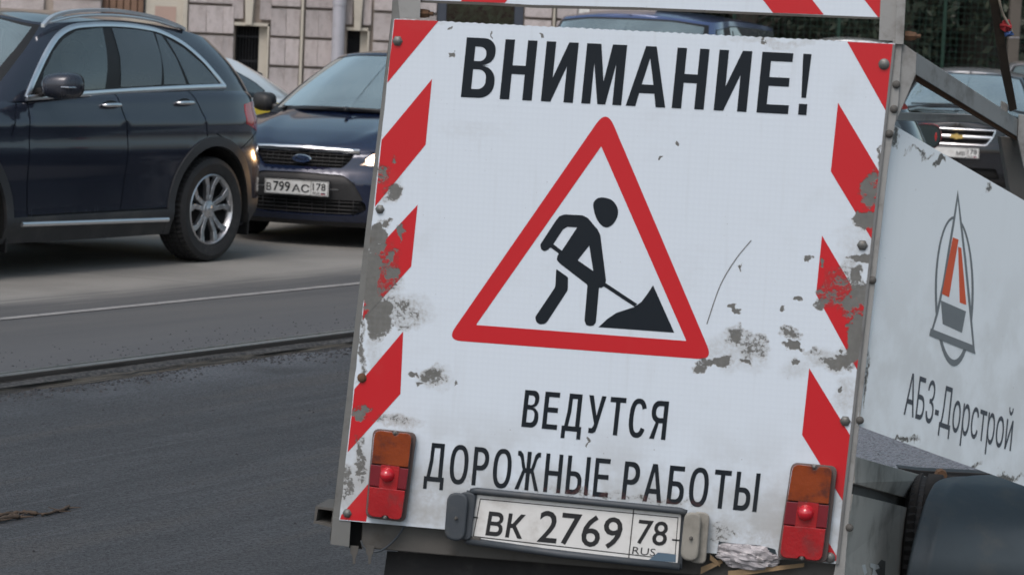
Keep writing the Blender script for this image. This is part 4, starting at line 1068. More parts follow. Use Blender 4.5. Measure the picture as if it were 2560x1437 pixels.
# ---- dark blue hatchback facing the camera between the off-road car and the sign
def hatch_parts(c, extra=[], spx={}, archr=.36, door_x=(1.85, .85, .05), sill=.2, dlo=None, handles=True, bonnet_x=None):
    sp = c.sp; wb = sp['wb']; z0 = sp['rad']
    rim_at = lambda x: float(sinterp(x, sp['rim']))
    reg = [('hole', circ(c, 0, z0, archr)), ('hole', circ(c, wb, z0, archr))] + extra
    for x in door_x: reg.append(('seam', stroke(SL(c, [(x, rim_at(x) + .02), (x + .02, .75), (x, .34)]), .010)))
    reg.append(('seam', stroke(SL(c, [(door_x[0], .34), (door_x[2] + .4, .34)]), .009)))
    reg += [('front_door', SL(c, [(door_x[0], 1.3), (door_x[0] + .02, .75), (door_x[0], .34), (door_x[1], .34), (door_x[1] + .02, .75), (door_x[1], 1.3)])),
            ('rear_door', SL(c, [(door_x[1], 1.3), (door_x[1] + .02, .75), (door_x[1], .34), (door_x[2] + .4, .34), (door_x[2] + .22, .62), (door_x[2], .72), (door_x[2], 1.3)]))]
    pt = sp['paint']
    spc = {'hole': None, 'seam': ('panel_gap', 'rubber', -.008, 0, 'merge'), 'front_door': ('front_door', pt, 0, .02, 'pair'), 'rear_door': ('rear_door', pt, 0, .02, 'pair'),
        'tail': ('tail_lamp', 'lamp_red', .003, .02, 'pair'), 'dark': ('bumper_trim', 'plastic', -.012, .03, 'merge'), 'grille': ('grille', 'dark', -.03, .03, 'merge'), 'lower_grille': ('lower_grille', 'dark', -.03, .03, 'merge'),
        'lens': ('headlight', 'lamp_glass', .002, .02, 'pair'), 'fog': ('fog_lamp_recess', 'dark', -.02, .02, 'pair'), 'rplate': ('boot_lid', pt, 0, .01, 'merge'), 'stripe': ('side_stripe', 'yellow', .001, .002, 'pair')}
    spc.update(spx); c.build_tub(reg, spc); c.build_bonnet(bonnet_x or sp['gb'][2][0] + .0); c.setup_green()
def green_parts(c, dlo, splits=(), wind=(1.45, 1.72), rear=None, glass='glass', wtop=.93, extra=[], spx={}):
    gp = lambda q: np.array([c.G(*p) for p in subdiv(q, .07)])
    cen = np.mean(dlo, axis=0); reg = list(extra)
    for a, b_ in splits: reg.append(('pillar_gap', stroke(gp([a, b_, (b_[0] + 1e-3, b_[1])][:2]) if False else np.array([c.G(*a), c.G(*b_)]), .035)))
    inner = [tuple(np.array(p) + (cen - np.array(p)) / np.linalg.norm(cen - np.array(p)) * .022) for p in dlo]
    reg += [('side', gp(inner)), ('surround', gp(dlo))]
    a, b_ = wind
    reg += [('wind', U([(0, .05), (1, .05), (a, .07), (b_, wtop), (1, wtop + .02), (0, wtop + .02)])), ('windb', U([(0, 0), (a + .22, 0), (b_ + .14, wtop + .03), (1, wtop + .045), (0, wtop + .045)]))]
    n = c.nk; r0_ = rear or n - 1.35
    reg += [('rear', U([(r0_, .12), (n - 1, .08), (n, .08), (n, .88), (n - 1, .88), (r0_, .84)]))]
    spc = {'side': ('side_window', glass, 0, 0, 'pair'), 'pillar_gap': ('window_pillar', 'rubber', .001, .01, 'pair'), 'surround': ('window_surround', 'rubber', 0, .015, 'pair'), 'wind': ('windscreen', 'glass_wind', 0, 0, 'merge'),
        'windb': ('windscreen_band', 'rubber', 0, .01, 'merge'), 'rear': ('rear_window', 'glass_dark', 0, 0, 'merge')}
    spc.update(spx); c.build_green(reg, spc); c.build_roof()
def grille_bars(c, name, half_top, half_bot, z0, z1, nh, nv, xoff=.015, t=.007, mat='plastic'):
    b = MB()
    def P(y, z):
        p, n = c.tub(np.array([c.Fy(abs(y), z)])); q = p[0] - n[0] * xoff; return np.array([q[0], math.copysign(q[1], y), z])
    for i in range(nh):
        z = z0 + (z1 - z0) * (i + .5) / nh; hw = half_bot + (half_top - half_bot) * (z - z0) / (z1 - z0)
        b.tube([P(y, z) for y in np.linspace(-hw, hw, 15)], t, 6)
    for i in range(nv):
        y = -half_bot * .96 + 1.92 * half_bot * i / (nv - 1); b.tube([P(y, z0), P(y, z1)], t * .8, 6)
    return b.obj(name, M[mat], c.root, smooth=True)
sp = base_spec(3.52, -.80, .92, 2.64, .318, .2, paint='ford', dash=1.95, cx=1.2, seats=(.95, .05),
    rim=[(3.6, .70), (3.4, .735), (3.2, .80), (2.7, .90), (2.1, .955), (1.2, .985), (0, 1.02), (-.5, 1.03), (-.82, 1.0)], bot=[(3.6, .165), (3.2, .15), (2.5, .18), (1, .18), (-.4, .2), (-.8, .27)],
    hood=[(3.52, .735), (3.35, .80), (3.1, .88), (2.7, .965), (2.3, 1.02), (1.9, 1.03)], crease=.016,
    ps=[(.15, .09), (.3, .02), (.55, .0), (.75, .005), (.9, .03), (1.05, .075)], pf=[(.12, .10), (.2, .035), (.30, .0), (.50, .0), (.60, .035), (.74, .06), (.8, .11), (.9, .2)], pr=[(.2, .1), (.4, 0), (.7, 0), (1.0, .1)],
    gb=[(2.55, 0, 1.015), (2.49, .45, 1.005), (2.16, 'rim'), (1.1, 'rim'), (.2, 'rim'), (-.50, 'rim'), (-.72, .48, 1.02), (-.77, 0, 1.02)],
    gt=[(1.56, 0, 1.462), (1.52, .33, 1.455), (1.34, .575, 1.425), (.85, .615, 1.45), (.1, .60, 1.43), (-.25, .54, 1.38), (-.38, .33, 1.39), (-.41, 0, 1.395)], side_u=(2, 5.05),
    roofc=[(1.6, 1.465), (1.2, 1.495), (.6, 1.50), (0, 1.47), (-.45, 1.395)])
fy = 19.62; fc = at(747, 430, fy); a18 = R(18); dv = np.array([-math.sin(a18), -math.cos(a18)]); la = np.array([fc[0], fc[1]]) - 3.52 * dv
ford = Car(sp, 'dark blue hatchback facing the camera with one headlight lit beside the sign', 'car', (la[0], la[1], 0), R(-90 - 18)); c = ford
SS = c.S
F_ = c.Fy
extra = [('lens', roundpoly([F_(.455, .632), F_(.70, .635), c.Sx(3.02, .69), c.Sx(2.92, .79), F_(.80, .790), F_(.60, .738), F_(.52, .70)], [.01, .01, .03, .03, .03, .05, .05])),
    ('grille', roundpoly([(-.1, .605), F_(.33, .605), F_(.385, .66), F_(.42, .715), (-.1, .722)], .02)),
    ('lower_grille', roundpoly([(-.1, .245), F_(.44, .25), F_(.525, .30), F_(.50, .365), (-.1, .365)], .03)),
    ('dark', roundpoly([(-.1, .365), F_(.50, .365), F_(.42, .50), F_(.34, .555), (-.1, .565)], .03)),
    ('seam', stroke(np.array([F_(.03, .742), F_(.3, .742), F_(.5, .738), F_(.62, .72)]), .008)), ('seam', stroke(np.array([F_(.62, .72), F_(.80, .79), c.Sx(2.92, .80)]), .007)),
    ('dark2', roundpoly([(-.1, .10), (-.1, .20), F_(.5, .20), F_(.7, .215), c.Sx(3.05, .23), c.Sx(3.05, .1)], .01)),
    ('tail', [c.Sx(-.45, .85), c.Sx(-.55, 1.0), c.Ry(.6, 1.0), c.Ry(.55, .8)])]
hatch_parts(c, extra, {'dark2': ('front_lip', 'plastic', -.004, .02, 'merge')}, archr=.36)
dlo = [(1.95, 1.0), (1.6, 1.25), (1.30, 1.385), (.9, 1.415), (.2, 1.40), (-.10, 1.32), (-.38, 1.10), (-.2, 1.045), (.8, 1.015)]
green_parts(c, dlo, (((1.0, 1.0), (.92, 1.42)), ((.1, 1.04), (.18, 1.42))), wind=(1.62, 1.80))
grille_bars(c, 'grille_bars', .40, .34, .61, .715, 4, 13, .020, .0042); grille_bars(c, 'lower_grille_bars', .50, .44, .25, .362, 4, 9, .018, .0045)
q = np.array([F_(y, .735 - .05 * y * y) for y in np.linspace(0, .455, 14)]); c.strip('chrome_bar', q, c.tub, (.056, .034), .022, 'chrome', .006, 'merge')
# headlight insides
for sg in (1, -1):
    V = []; p_, n_ = c.tub(np.array([F_(.46, .636), F_(.72, .64), c.Sx(3.0, .70), c.Sx(2.93, .785), F_(.80, .780), F_(.60, .73)]))
    q = p_ - n_ * .022; q[:, 1] *= sg; b = MB(); b.add(q, [(0, 1, 2, 3, 4, 5)]); hl = b.obj('headlight_bowl', M['lit_bowl'], c.root)
    cc, nn = c.tub(np.array([F_(.545, .672)])); cc = cc[0] - nn[0] * .02; b = MB(); b.lathe([(.045, 0), (.042, .006), (.03, .012), (.001, .014)], (cc[0], sg * cc[1], cc[2]), (1, sg * .5, .1), 16); b.obj('lamp', M['lamp_lit'], hl)
    cc, nn = c.tub(np.array([c.Sx(3.10, .70)])); cc = cc[0] - nn[0] * .025; b = MB(); b.lathe([(.035, 0), (.03, .01), (.001, .014)], (cc[0], sg * cc[1], cc[2]), (1, sg * .8, 0), 12); b.obj('indicator', M['indicator'], hl)
L = bpy.data.lights.new('headlight_beam', 'SPOT'); L.energy = 20; L.color = (1, .58, .26); L.spot_size = R(34); L.spot_blend = 1.; L.shadow_soft_size = .05
lo = bpy.data.objects.new('headlight_beam', L); link(lo, c.root); lo.location = (3.46, .60, .67); lo.rotation_euler = Vector((.86, -.50, -.03)).to_track_quat('-Z', 'Y').to_euler()
# oval badge
b = MB(); p_, n_ = c.tub(np.array([(0.0, .660)])); xb = p_[0][0]
bad = mesh_obj('badge_ring', *(lambda: ([(xb + .004 + .010 * (0 if k % 2 else 1), (.080 if k % 2 else .072) * math.cos(2 * math.pi * (k // 2) / 32), .662 + (.033 if k % 2 else .027) * math.sin(2 * math.pi * (k // 2) / 32)) for k in range(64)], [(2 * i, 2 * i + 1, (2 * i + 3) % 64, (2 * i + 2) % 64) for i in range(32)]))(), M['chrome'], c.root)
mesh_obj('badge_oval', [(xb + .012, .073 * math.cos(2 * math.pi * k / 32), .662 + .028 * math.sin(2 * math.pi * k / 32)) for k in range(32)], [tuple(range(32))], M['badge_blue'], bad)
v, f, _ = text_unit('Ford', .0, CAPH); mesh_obj('badge_script', [(xb + .0135, -.046 + .092 * a_ + .010 * (h_ - .5), .650 + .026 * h_) for a_, h_ in v], f, M['chrome'], bad)
c.plate([('В', -.245, -.205, -.034, .058), ('799', -.190, -.052, -.034, .074, .691, .014), ('АС', -.036, .062 + .044, -.034, .058)], '178', 3.545, .447)
b = MB(); b.box((3.54, -.30, .447), (.01, .07, .006)); b.box((3.54, .30, .447), (.01, .07, .006)); b.obj('plate_bracket', M['alu'], c.root)
c.mirror(1.98, .88, 1.025, 'plastic', (.15, .20, .155), foot=(.06, -.06, -.04))
c.handle(.98, .93)
c.common(arch=.35, full=False)
for y0, y1, bnd in ((-.62, .02, .03), (.0, .58, .02)):
    p_ = []; 
    b = MB(); P = []
    for k in range(9):
        y = y0 + (y1 - y0) * k / 8; x = 2.60 - .34 * (abs(y) / .75) ** 2 * .9; P.append((x - (.05 if k else 0), y, 1.030 - .02 * (abs(y) / .7)))
    b.tube(P, .010, 6); b.tube([P[0], (P[0][0] + .07, P[0][1] + .02, P[0][2] - .01)], .016, 6); b.obj('wiper', M['plastic'], c.root, smooth=True)
mesh_obj('tax_sticker', (lambda p: p)(c.green(np.array([[1.05, .74], [1.22, .75], [1.22, .81], [1.05, .80]]))[0] + np.array([-.01, 0, -.004])), [(0, 1, 2, 3)], M['lamp_glass'], c.root)

# ---- white taxi with yellow flank beyond the two blue cars
sp = base_spec(3.45, -.90, .86, 2.6, .31, .2, paint='white', dash=1.9, cx=1.1, seats=(.9, .0),
    rim=[(3.5, .70), (3.2, .82), (2.5, .92), (1.8, .96), (.6, .99), (-.3, 1.02), (-.95, 1.0)], bot=[(3.5, .2), (1, .2), (-.95, .25)], hood=[(3.45, .72), (3.1, .84), (2.2, .98), (1.6, 1.0)],
    ps=[(.15, .08), (.3, .02), (.6, 0), (.8, .01), (1.05, .07)], pf=[(.15, .08), (.35, 0), (.55, 0), (.8, .1)], pr=[(.2, .08), (.5, 0), (.8, .02), (1.0, .06)],
    gb=[(2.35, 0, .99), (2.28, .45, .98), (1.95, 'rim'), (1.1, 'rim'), (.1, 'rim'), (-.62, 'rim'), (-.82, .48, 1.02), (-.86, 0, 1.03)],
    gt=[(1.45, 0, 1.43), (1.42, .32, 1.425), (1.2, .56, 1.40), (.8, .60, 1.42), (.25, .58, 1.36), (.0, .54, 1.32), (-.10, .33, 1.335), (-.12, 0, 1.34)], side_u=(2, 5.05), roofc=[(1.5, 1.44), (.9, 1.46), (.3, 1.42), (-.15, 1.34)], bulge=.045)
tx = Car(sp, 'white taxi with a yellow flank half hidden behind the dark blue cars', 'car', (-2.16 - .866 * .86, 22.45 + .5 * .86, 0), R(-120)); c = tx
extra = [('tail', [c.Sx(-.62, .82), c.Sx(-.62, .98), c.Ry(.5, .98), c.Ry(.5, .82)]), ('stripe', SL(c, [(2.2, .45), (2.2, .75), (.6, .82), (.1, .99), (-.32, .985), (-.1, .8), (-.42, .45)]))]
hatch_parts(c, extra, {}, archr=.35, door_x=(1.75, .75, -.02))
green_parts(c, [(1.78, .99), (1.45, 1.22), (1.15, 1.33), (.75, 1.33), (.30, 1.27), (.02, 1.16), (-.10, 1.09), (-.02, 1.035), (.7, 1.01)], (((.85, 1.0), (.80, 1.4)), ((.22, 1.02), (.42, 1.34))), glass='glass_dark', rear=6.15)
c.common(arch=.34, full=False); c.mirror(1.75, .84, 1.02, 'plastic', (.14, .18, .13)); c.handle(.85, .90)

# ---- black crossover facing the camera at the right
sp = base_spec(3.50, -.85, .90, 2.65, .33, .21, paint='black', dash=1.95, cx=1.2, seats=(.95, .05),
    rim=[(3.55, .84), (3.35, .90), (3.1, .94), (2.5, .98), (1.9, 1.0), (1, 1.02), (-.3, 1.06), (-.85, 1.05)], bot=[(3.5, .2), (1, .2), (-.85, .28)], hood=[(3.5, .885), (3.3, .96), (3.0, 1.01), (2.3, 1.07), (1.9, 1.08)], crease=.012,
    ps=[(.15, .08), (.3, .02), (.6, 0), (.8, .01), (1.05, .06)], pf=[(.18, .08), (.35, .0), (.62, 0), (.72, .03), (.86, .05), (.93, .13)], pr=[(.2, .08), (.5, 0), (1.0, .08)],
    gb=[(2.45, 0, 1.065), (2.39, .45, 1.055), (2.08, 'rim'), (1.1, 'rim'), (.2, 'rim'), (-.55, 'rim'), (-.78, .48, 1.05), (-.82, 0, 1.05)],
    gt=[(1.50, 0, 1.46), (1.46, .33, 1.455), (1.28, .58, 1.43), (.85, .62, 1.46), (.1, .60, 1.44), (-.3, .54, 1.40), (-.43, .33, 1.40), (-.46, 0, 1.40)], side_u=(2, 5.05), roofc=[(1.55, 1.47), (1.1, 1.52), (.5, 1.53), (-.1, 1.49), (-.5, 1.41)], roofmat='grey_car')
yw = 13; cy_ = 29.0; fc = at(2390, 360, cy_); dv = np.array([-math.sin(R(yw)), -math.cos(R(yw))]); la = fc[:2] - 3.5 * dv
ch = Car(sp, 'black crossover with a chrome barred grille and gold badge seen above the side panel', 'car', (la[0], la[1], 0), R(-90 - yw)); c = ch; F_ = c.Fy
extra = [('lens', roundpoly([F_(.47, .70), F_(.70, .70), c.Sx(3.05, .76), c.Sx(2.98, .88), F_(.78, .86), F_(.54, .82)], .03)),
    ('grille', roundpoly([(-.1, .665), F_(.26, .67), F_(.36, .72), F_(.42, .835), (-.1, .845)], .02)), ('lower_grille', roundpoly([(-.1, .3), F_(.5, .3), F_(.45, .42), (-.1, .42)], .03)),
    ('fog', roundpoly([F_(.56, .38), F_(.72, .38), F_(.72, .47), F_(.56, .47)], .03)), ('dark', roundpoly([(-.1, .1), (-.1, .27), F_(.8, .27), c.Sx(3.05, .27), c.Sx(3.05, .1)], .01)), ('seam', stroke(np.array([F_(.03, .868), F_(.4, .865), F_(.7, .862)]), .008))]
hatch_parts(c, extra, {}, archr=.37)
green_parts(c, [(1.9, 1.05), (1.55, 1.27), (1.25, 1.40), (.9, 1.42), (.1, 1.41), (-.3, 1.32), (-.45, 1.12), (.8, 1.06)], (((1.0, 1.04), (.92, 1.43)),), wind=(1.62, 1.80))
for z, w_, yy in ((.838, .022, .43), (.758, .034, .40), (.672, .020, .33)): q = np.array([F_(y, z) for y in np.linspace(0, yy, 12)]); c.strip('grille_bar', q, c.tub, w_, .012, 'chrome', .003, 'merge')
q = np.array([F_(.43, .838), F_(.40, .76), F_(.33, .672)]); c.strip('grille_edge', q, c.tub, .02, .012, 'chrome', .003)
grille_bars(c, 'grille_bars', .40, .34, .68, .83, 5, 3, .015, .004)
b = MB(); p_, n_ = c.tub(np.array([(0., .76)])); x_ = p_[0][0] + .03; P = [(-.075, .0), (-.06, .022), (-.018, .022), (-.018, .032), (.018, .032), (.018, .018), (.065, .018), (.08, -.008), (.06, -.022), (.018, -.022), (.018, -.03), (-.018, -.03), (-.018, -.018), (-.065, -.018)]
b.prism([(x_, y, .76 + z) for y, z in P], [(x_ - .02, y, .76 + z) for y, z in P]); b.obj('badge', M['gold'], c.root)
for sg in (1, -1):
    p_, n_ = c.tub(np.array([F_(.49, .71), F_(.70, .71), c.Sx(3.05, .78), c.Sx(3.0, .86), F_(.76, .84), F_(.56, .80)])); q = p_ - n_ * .03; q[:, 1] *= sg; b = MB(); b.add(q, [(0, 1, 2, 3, 4, 5)]); hb = b.obj('headlight_bowl', M['reflector'], c.root)
    cc, nn = c.tub(np.array([F_(.52, .735)])); cc = cc[0] - nn[0] * .015; b = MB(); b.lathe([(.03, 0), (.025, .01), (.001, .014)], (cc[0], sg * cc[1], cc[2]), (1, sg * .5, 0), 12); b.obj('indicator', M['indicator'], hb)
c.plate([('МВ', .012, .105, -.032, .046)], '178', 3.525, .585); c.mirror(1.98, .90, 1.08, 'black', (.16, .22, .16)); c.handle(.9, .95); c.common(arch=.36, full=False)
b = MB(); b.tube([(2.56, .55, 1.085), (2.5, .0, 1.10), (2.48, -.1, 1.10)], .010, 6); b.tube([(2.56, -.05, 1.10), (2.48, -.6, 1.085)], .010, 6); b.obj('wiper', M['plastic'], c.root, smooth=True)

# ---- dark blue minivan behind the top edge of the sign
sp = base_spec(3.9, -1.0, .95, 3.0, .34, .21, paint='van', dash=2.7, cx=1.2, seats=(1.8, .7),
    rim=[(3.95, .85), (3.6, .98), (3.2, 1.08), (2.8, 1.13), (1, 1.14), (-1, 1.14)], bot=[(3.9, .22), (1, .2), (-1, .3)], hood=[(3.9, .88), (3.5, 1.05), (3.0, 1.18), (2.5, 1.2)],
    ps=[(.15, .06), (.3, .02), (.6, 0), (.9, .0), (1.15, .025)], pf=[(.18, .08), (.35, 0), (.6, 0), (.9, .08)], pr=[(.2, .08), (.5, 0), (1.2, .02)],
    gb=[(3.30, 0, 1.15), (3.22, .5, 1.14), (2.85, 'rim'), (1.6, 'rim'), (.3, 'rim'), (-.8, 'rim'), (-.96, .5, 1.15), (-.99, 0, 1.15)],
    gt=[(2.35, 0, 1.90), (2.31, .42, 1.895), (2.12, .76, 1.87), (1.5, .80, 1.895), (.3, .80, 1.885), (-.6, .77, 1.86), (-.78, .45, 1.88), (-.80, 0, 1.885)], side_u=(2, 5.05), roofc=[(2.4, 1.91), (2.0, 1.965), (1, 1.98), (0, 1.96), (-.82, 1.89)])
yw = 18; px_ = at(1452, 300, 24.2); dv = np.array([-math.sin(R(yw)), -math.cos(R(yw))]); la = px_[:2] - 3.9 * dv
vn = Car(sp, 'dark blue minivan whose roof and windscreen show above the sign board', 'van', (la[0], la[1], 0), R(-90 - yw), name='parked_van'); c = vn; F_ = c.Fy
hatch_parts(c, [('lens', roundpoly([F_(.5, .70), F_(.78, .72), F_(.80, .86), F_(.55, .82)], .03)), ('grille', roundpoly([(-.1, .68), F_(.45, .68), F_(.45, .80), (-.1, .80)], .02)), ('lower_grille', roundpoly([(-.1, .3), F_(.5, .3), F_(.45, .45), (-.1, .45)], .03))], {}, archr=.38, door_x=(2.5, 1.5, .3))
green_parts(c, [(2.62, 1.20), (2.35, 1.55), (2.12, 1.80), (1.5, 1.85), (.3, 1.84), (-.6, 1.82), (-.68, 1.24), (.8, 1.21)], (((1.5, 1.2), (1.5, 1.8)), ((.3, 1.2), (.3, 1.8))), wind=(1.55, 1.78), glass='glass_dark')
c.mirror(2.65, .92, 1.22, 'plastic', (.14, .2, .22)); c.common(arch=.37, full=False)

# ---- red hatchback driving away, hidden by the board except a corner and its door mirror
sp = base_spec(3.30, -.72, .85, 2.5, .30, .2, paint='charcoal', roofmat='red_car', dash=1.85, cx=1.1, seats=(.85, .0),
    rim=[(3.4, .70), (3, .84), (2.2, .92), (1, .95), (-.3, .98), (-.72, .98)], bot=[(3.4, .2), (1, .2), (-.72, .25)], hood=[(3.3, .75), (2.9, .90), (2.2, .97), (1.8, 1)],
    ps=[(.15, .08), (.3, .02), (.6, 0), (.8, .01), (1.05, .07)], pf=[(.15, .08), (.35, 0), (.8, .1)], pr=[(.2, .08), (.5, 0), (1.0, .05)],
    gb=[(2.30, 0, .98), (2.24, .45, .97), (1.92, 'rim'), (1.1, 'rim'), (.1, 'rim'), (-.50, 'rim'), (-.66, .48, 1.0), (-.70, 0, 1.0)],
    gt=[(1.40, 0, 1.41), (1.37, .32, 1.405), (1.15, .55, 1.38), (.7, .58, 1.40), (.1, .57, 1.39), (-.3, .52, 1.36), (-.42, .33, 1.37), (-.44, 0, 1.375)], side_u=(2, 5.05), roofc=[(1.5, 1.42), (.8, 1.45), (.1, 1.44), (-.45, 1.375)])
rc = Car(sp, 'dark hatchback with red roof and red mirror caps facing away behind the sign', 'car', (1.86, 16.4, ZM), R(90)); c = rc
hatch_parts(c, [('tail', roundpoly([c.Sx(-.45, .72), c.Sx(-.5, .98), c.Ry(.5, .98), c.Ry(.55, .72)], .03))], {}, archr=.34)
green_parts(c, [(1.7, .98), (1.35, 1.22), (1.1, 1.34), (.7, 1.355), (.1, 1.345), (-.15, 1.28), (-.32, 1.06), (.8, 1.0)], (((.95, .98), (.85, 1.4)),))
c.mirror(1.72, .86, 1.13, 'red_car', (.15, .215, .185)); c.common(arch=.33, full=False)
c.plate([('Н', -.235, -.205, -.032, .046), ('415', -.192, -.078, -.032, .066, .691, .014), ('ОК', -.062, .055, -.032, .046)], '178', -.74, .62, rear=True)

# ---- light cars far behind
def far_car(lab, px, py, Y, yaw, half, roof, paint, cat='car'):
    k = roof / 1.5
    sp = base_spec(3.4, -.8, half, 2.6, .32, .21, paint=paint, dash=1.9, cx=1.1, seats=(.9, .0),
        rim=[(3.5, .75 * k), (3.1, .88 * k), (2, .97 * k), (-.8, 1.0 * k)], bot=[(3.5, .2), (-.8, .25)], hood=[(3.4, .78 * k), (3.0, .93 * k), (2.2, 1.02 * k), (1.7, 1.04 * k)],
        ps=[(.15, .08), (.3, .02), (.6, 0), (.8, .01), (1.2, .07)], pf=[(.15, .08), (.35, 0), (.8, .1)], pr=[(.2, .08), (.5, 0), (1.0, .05)],
        gb=[(2.35, 0, 1.0 * k), (2.28, .45, .99 * k), (1.95, 'rim'), (1.1, 'rim'), (.1, 'rim'), (-.55, 'rim'), (-.74, .48, 1.0 * k), (-.78, 0, 1.0 * k)],
        gt=[(1.45, 0, 1.45 * k), (1.42, .32, 1.445 * k), (1.2, .57, 1.42 * k), (.8, .61, 1.44 * k), (.1, .60, 1.43 * k), (-.3, .54, 1.39 * k), (-.44, .33, 1.40 * k), (-.46, 0, 1.405 * k)], side_u=(2, 5.05), roofc=[(1.5, 1.46 * k), (.9, 1.49 * k), (.3, 1.5 * k), (-.45, 1.41 * k)])
    dv = np.array([-math.sin(R(yaw)), -math.cos(R(yaw))]); la = at(px, py, Y)[:2] - 3.4 * dv
    c = Car(sp, lab, cat, (la[0], la[1], 0), R(-90 - yaw)); F_ = c.Fy
    hatch_parts(c, [('lens', roundpoly([F_(.48, .62 * k), F_(.75, .63 * k), F_(.78, .74 * k), F_(.52, .70 * k)], .03)), ('grille', roundpoly([(-.1, .58 * k), F_(.4, .58 * k), F_(.4, .68 * k), (-.1, .68 * k)], .02)), ('lower_grille', roundpoly([(-.1, .3), F_(.5, .3), F_(.45, .4), (-.1, .4)], .03))], {}, archr=.36)
    dl = [(x, z * k) for x, z in [(1.8, 1.0), (1.45, 1.24), (1.15, 1.37), (.8, 1.40), (.1, 1.39), (-.2, 1.31), (-.38, 1.1), (.8, 1.03)]]
    green_parts(c, dl, (((.95, 1.0 * k), (.88, 1.43 * k)),)); c.mirror(1.8, .9, 1.05 * k, 'plastic', (.14, .2, .14)); c.common(arch=.35, full=False); return c
far_car('white car whose roof just clears the top right corner of the sign', 2150, 300, 35.0, 4, .90, 1.86, 'white')
far_car('pale silver car at the right edge behind the black crossover', 2640, 300, 34.6, 10, .92, 1.66, 'grey_car')

# ================================================================== WARNING TRAILER
Y13 = R(13); TR_ = np.array([math.cos(Y13), -math.sin(Y13), 0]); TN = np.array([-math.sin(Y13), -math.cos(Y13), 0]); TF = -TN; ZU = np.array([0, 0, 1.])
P0 = at(1530, 750, 6.4)
def B(x, y, off=0.): return on_plane(x, y, P0 + TN * off, TN)
def buv(p): d = np.asarray(p) - P0; return (float(d @ TR_), float(d[2]))
tb = B(1480, 1350); trl = thing('warning_trailer', 'roadworks warning trailer with large white sign board and red striped edges', 'trailer', (tb[0], tb[1] + .6, ZM))

M['bare'] = simple('bare_grey_steel', (.175, .182, .185), .6, .25, .2, 14, ((.10, .095, .085), 10, .6), .15, 70)
M['frame'] = simple('painted_grey_frame', (.27, .275, .27), .6, .1, .1, 12, ((.11, .10, .09), 9, .8), .15, 60)
M['frame_dark'] = simple('dirty_dark_frame', (.085, .082, .076), .7, .1, .25, 10, ((.045, .038, .03), 8, .7), .2, 60)
M['post_paint'] = simple('dirty_post_paint', (.155, .16, .155), .6, .1, .2, 12, ((.08, .072, .062), 9, .8), .15, 60)
M['beam_paint'] = simple('dusty_beam_paint', (.46, .43, .385), .7, 0, .12, 8, ((.22, .20, .17), 7, .8), .15, 60)
M['rust'] = simple('rusty_steel', (.12, .065, .035), .85, .1, .4, 40, ((.05, .03, .02), 30, .6), .4, 120)
M['bolt'] = simple('bolt_steel', (.16, .165, .16), .45, .6, .25, 60, ((.08, .06, .04), 50, .5))
M['black_rubber'] = simple('grey_black_plastic', (.045, .055, .066), .55, 0, .2, 20, ((.10, .10, .095), 16, .5))
M['beige_lens'] = simple('dusty_plate_lamp', (.27, .26, .23), .45, 0, .15, 20, ((.16, .15, .13), 18, .6))

def wear_group(spots, streaks, seed):
    def build(m):
        uvn = m.new('UVMap'); uvn.uv_map = 'plane'; uv = uvn.outputs[0]
        def wob(sc, amp):
            n_ = m.new('TexNoise'); m.l(uv, n_.inputs['Vector']); n_.inputs['Scale'].default_value = sc; n_.inputs['Detail'].default_value = 4
            return m.vmath('MULTIPLY', m.vmath('SUBTRACT', n_.outputs['Color'], (.5, .5, .5)), (amp, amp, 0))
        uvw = m.vmath('ADD', m.vmath('ADD', uv, wob(16, .075)), wob(60, .03))
        val = None
        for (u, v, ru, rv, w_) in spots:
            d = m.vmath('MULTIPLY', m.vmath('SUBTRACT', uvw, (u, v, 0)), (1 / ru, 1 / rv, 0)); l = m.vmath('DOT_PRODUCT', d, d)
            f = m.math('MULTIPLY_ADD', l, -w_, w_); val = f if val is None else m.math('MAXIMUM', val, f)
        val = m.math('MAXIMUM', val, 0.); gate = m.ramp(val, .02, .22)
        sh = m.vmath('ADD', uv, (seed * 3.7, seed * 1.3, 0))
        n = m.math('ADD', m.math('MULTIPLY', m.noise(sh, 30, 5, .65, .4), .42), m.math('MULTIPLY', m.noise(sh, 110, 4, .7), .58))
        val = m.math('ADD', m.math('SUBTRACT', val, .44), m.math('MULTIPLY', m.math('SUBTRACT', n, .5), 3.6))
        mask = m.math('MULTIPLY', m.ramp(val, -.14, .22), gate); halo = m.math('MULTIPLY', m.math('MULTIPLY', m.ramp(val, -.75, -.02), .72), gate)
        # fine peppering of dirt everywhere, soft grey brown staining low down
        pep = m.ramp(m.noise(sh, 150, 2, .5), .70, .75, 0, .75); sp_ = m.ramp(m.noise(sh, 9, 4, .6), .52, .68); pep = m.math('MULTIPLY', pep, sp_)
        stain = m.ramp(m.noise(sh, 5.5, 6, .65), .52, .8, 0, .18)
        run = m.new('Mapping'); m.l(uv, run.inputs[0]); run.inputs['Scale'].default_value = (30, 2.2, 1)
        runs = m.ramp(m.noise(run.outputs[0], 1.0, 4, .6), .55, .8, 0, .15)
        sepn = m.new('SeparateXYZ'); m.l(uv, sepn.inputs[0]); low = m.ramp(sepn.outputs[1], -.22, -.60, 0, .8)
        low = m.math('MULTIPLY', low, m.ramp(m.noise(sh, 7, 5, .6), .35, .62))
        for (u, v, ru, rv, w_) in (streaks or []):
            d = m.vmath('MULTIPLY', m.vmath('SUBTRACT', uvw, (u, v, 0)), (1 / ru, 1 / rv, 0)); l = m.vmath('DOT_PRODUCT', d, d)
            low = m.math('MAXIMUM', low, m.math('MULTIPLY', m.ramp(l, 1, 0, 0, w_), m.ramp(n, .38, .62, .35, 1.)))
        return uv, mask, halo, pep, m.math('MAXIMUM', m.math('MAXIMUM', stain, runs), low)
    return build
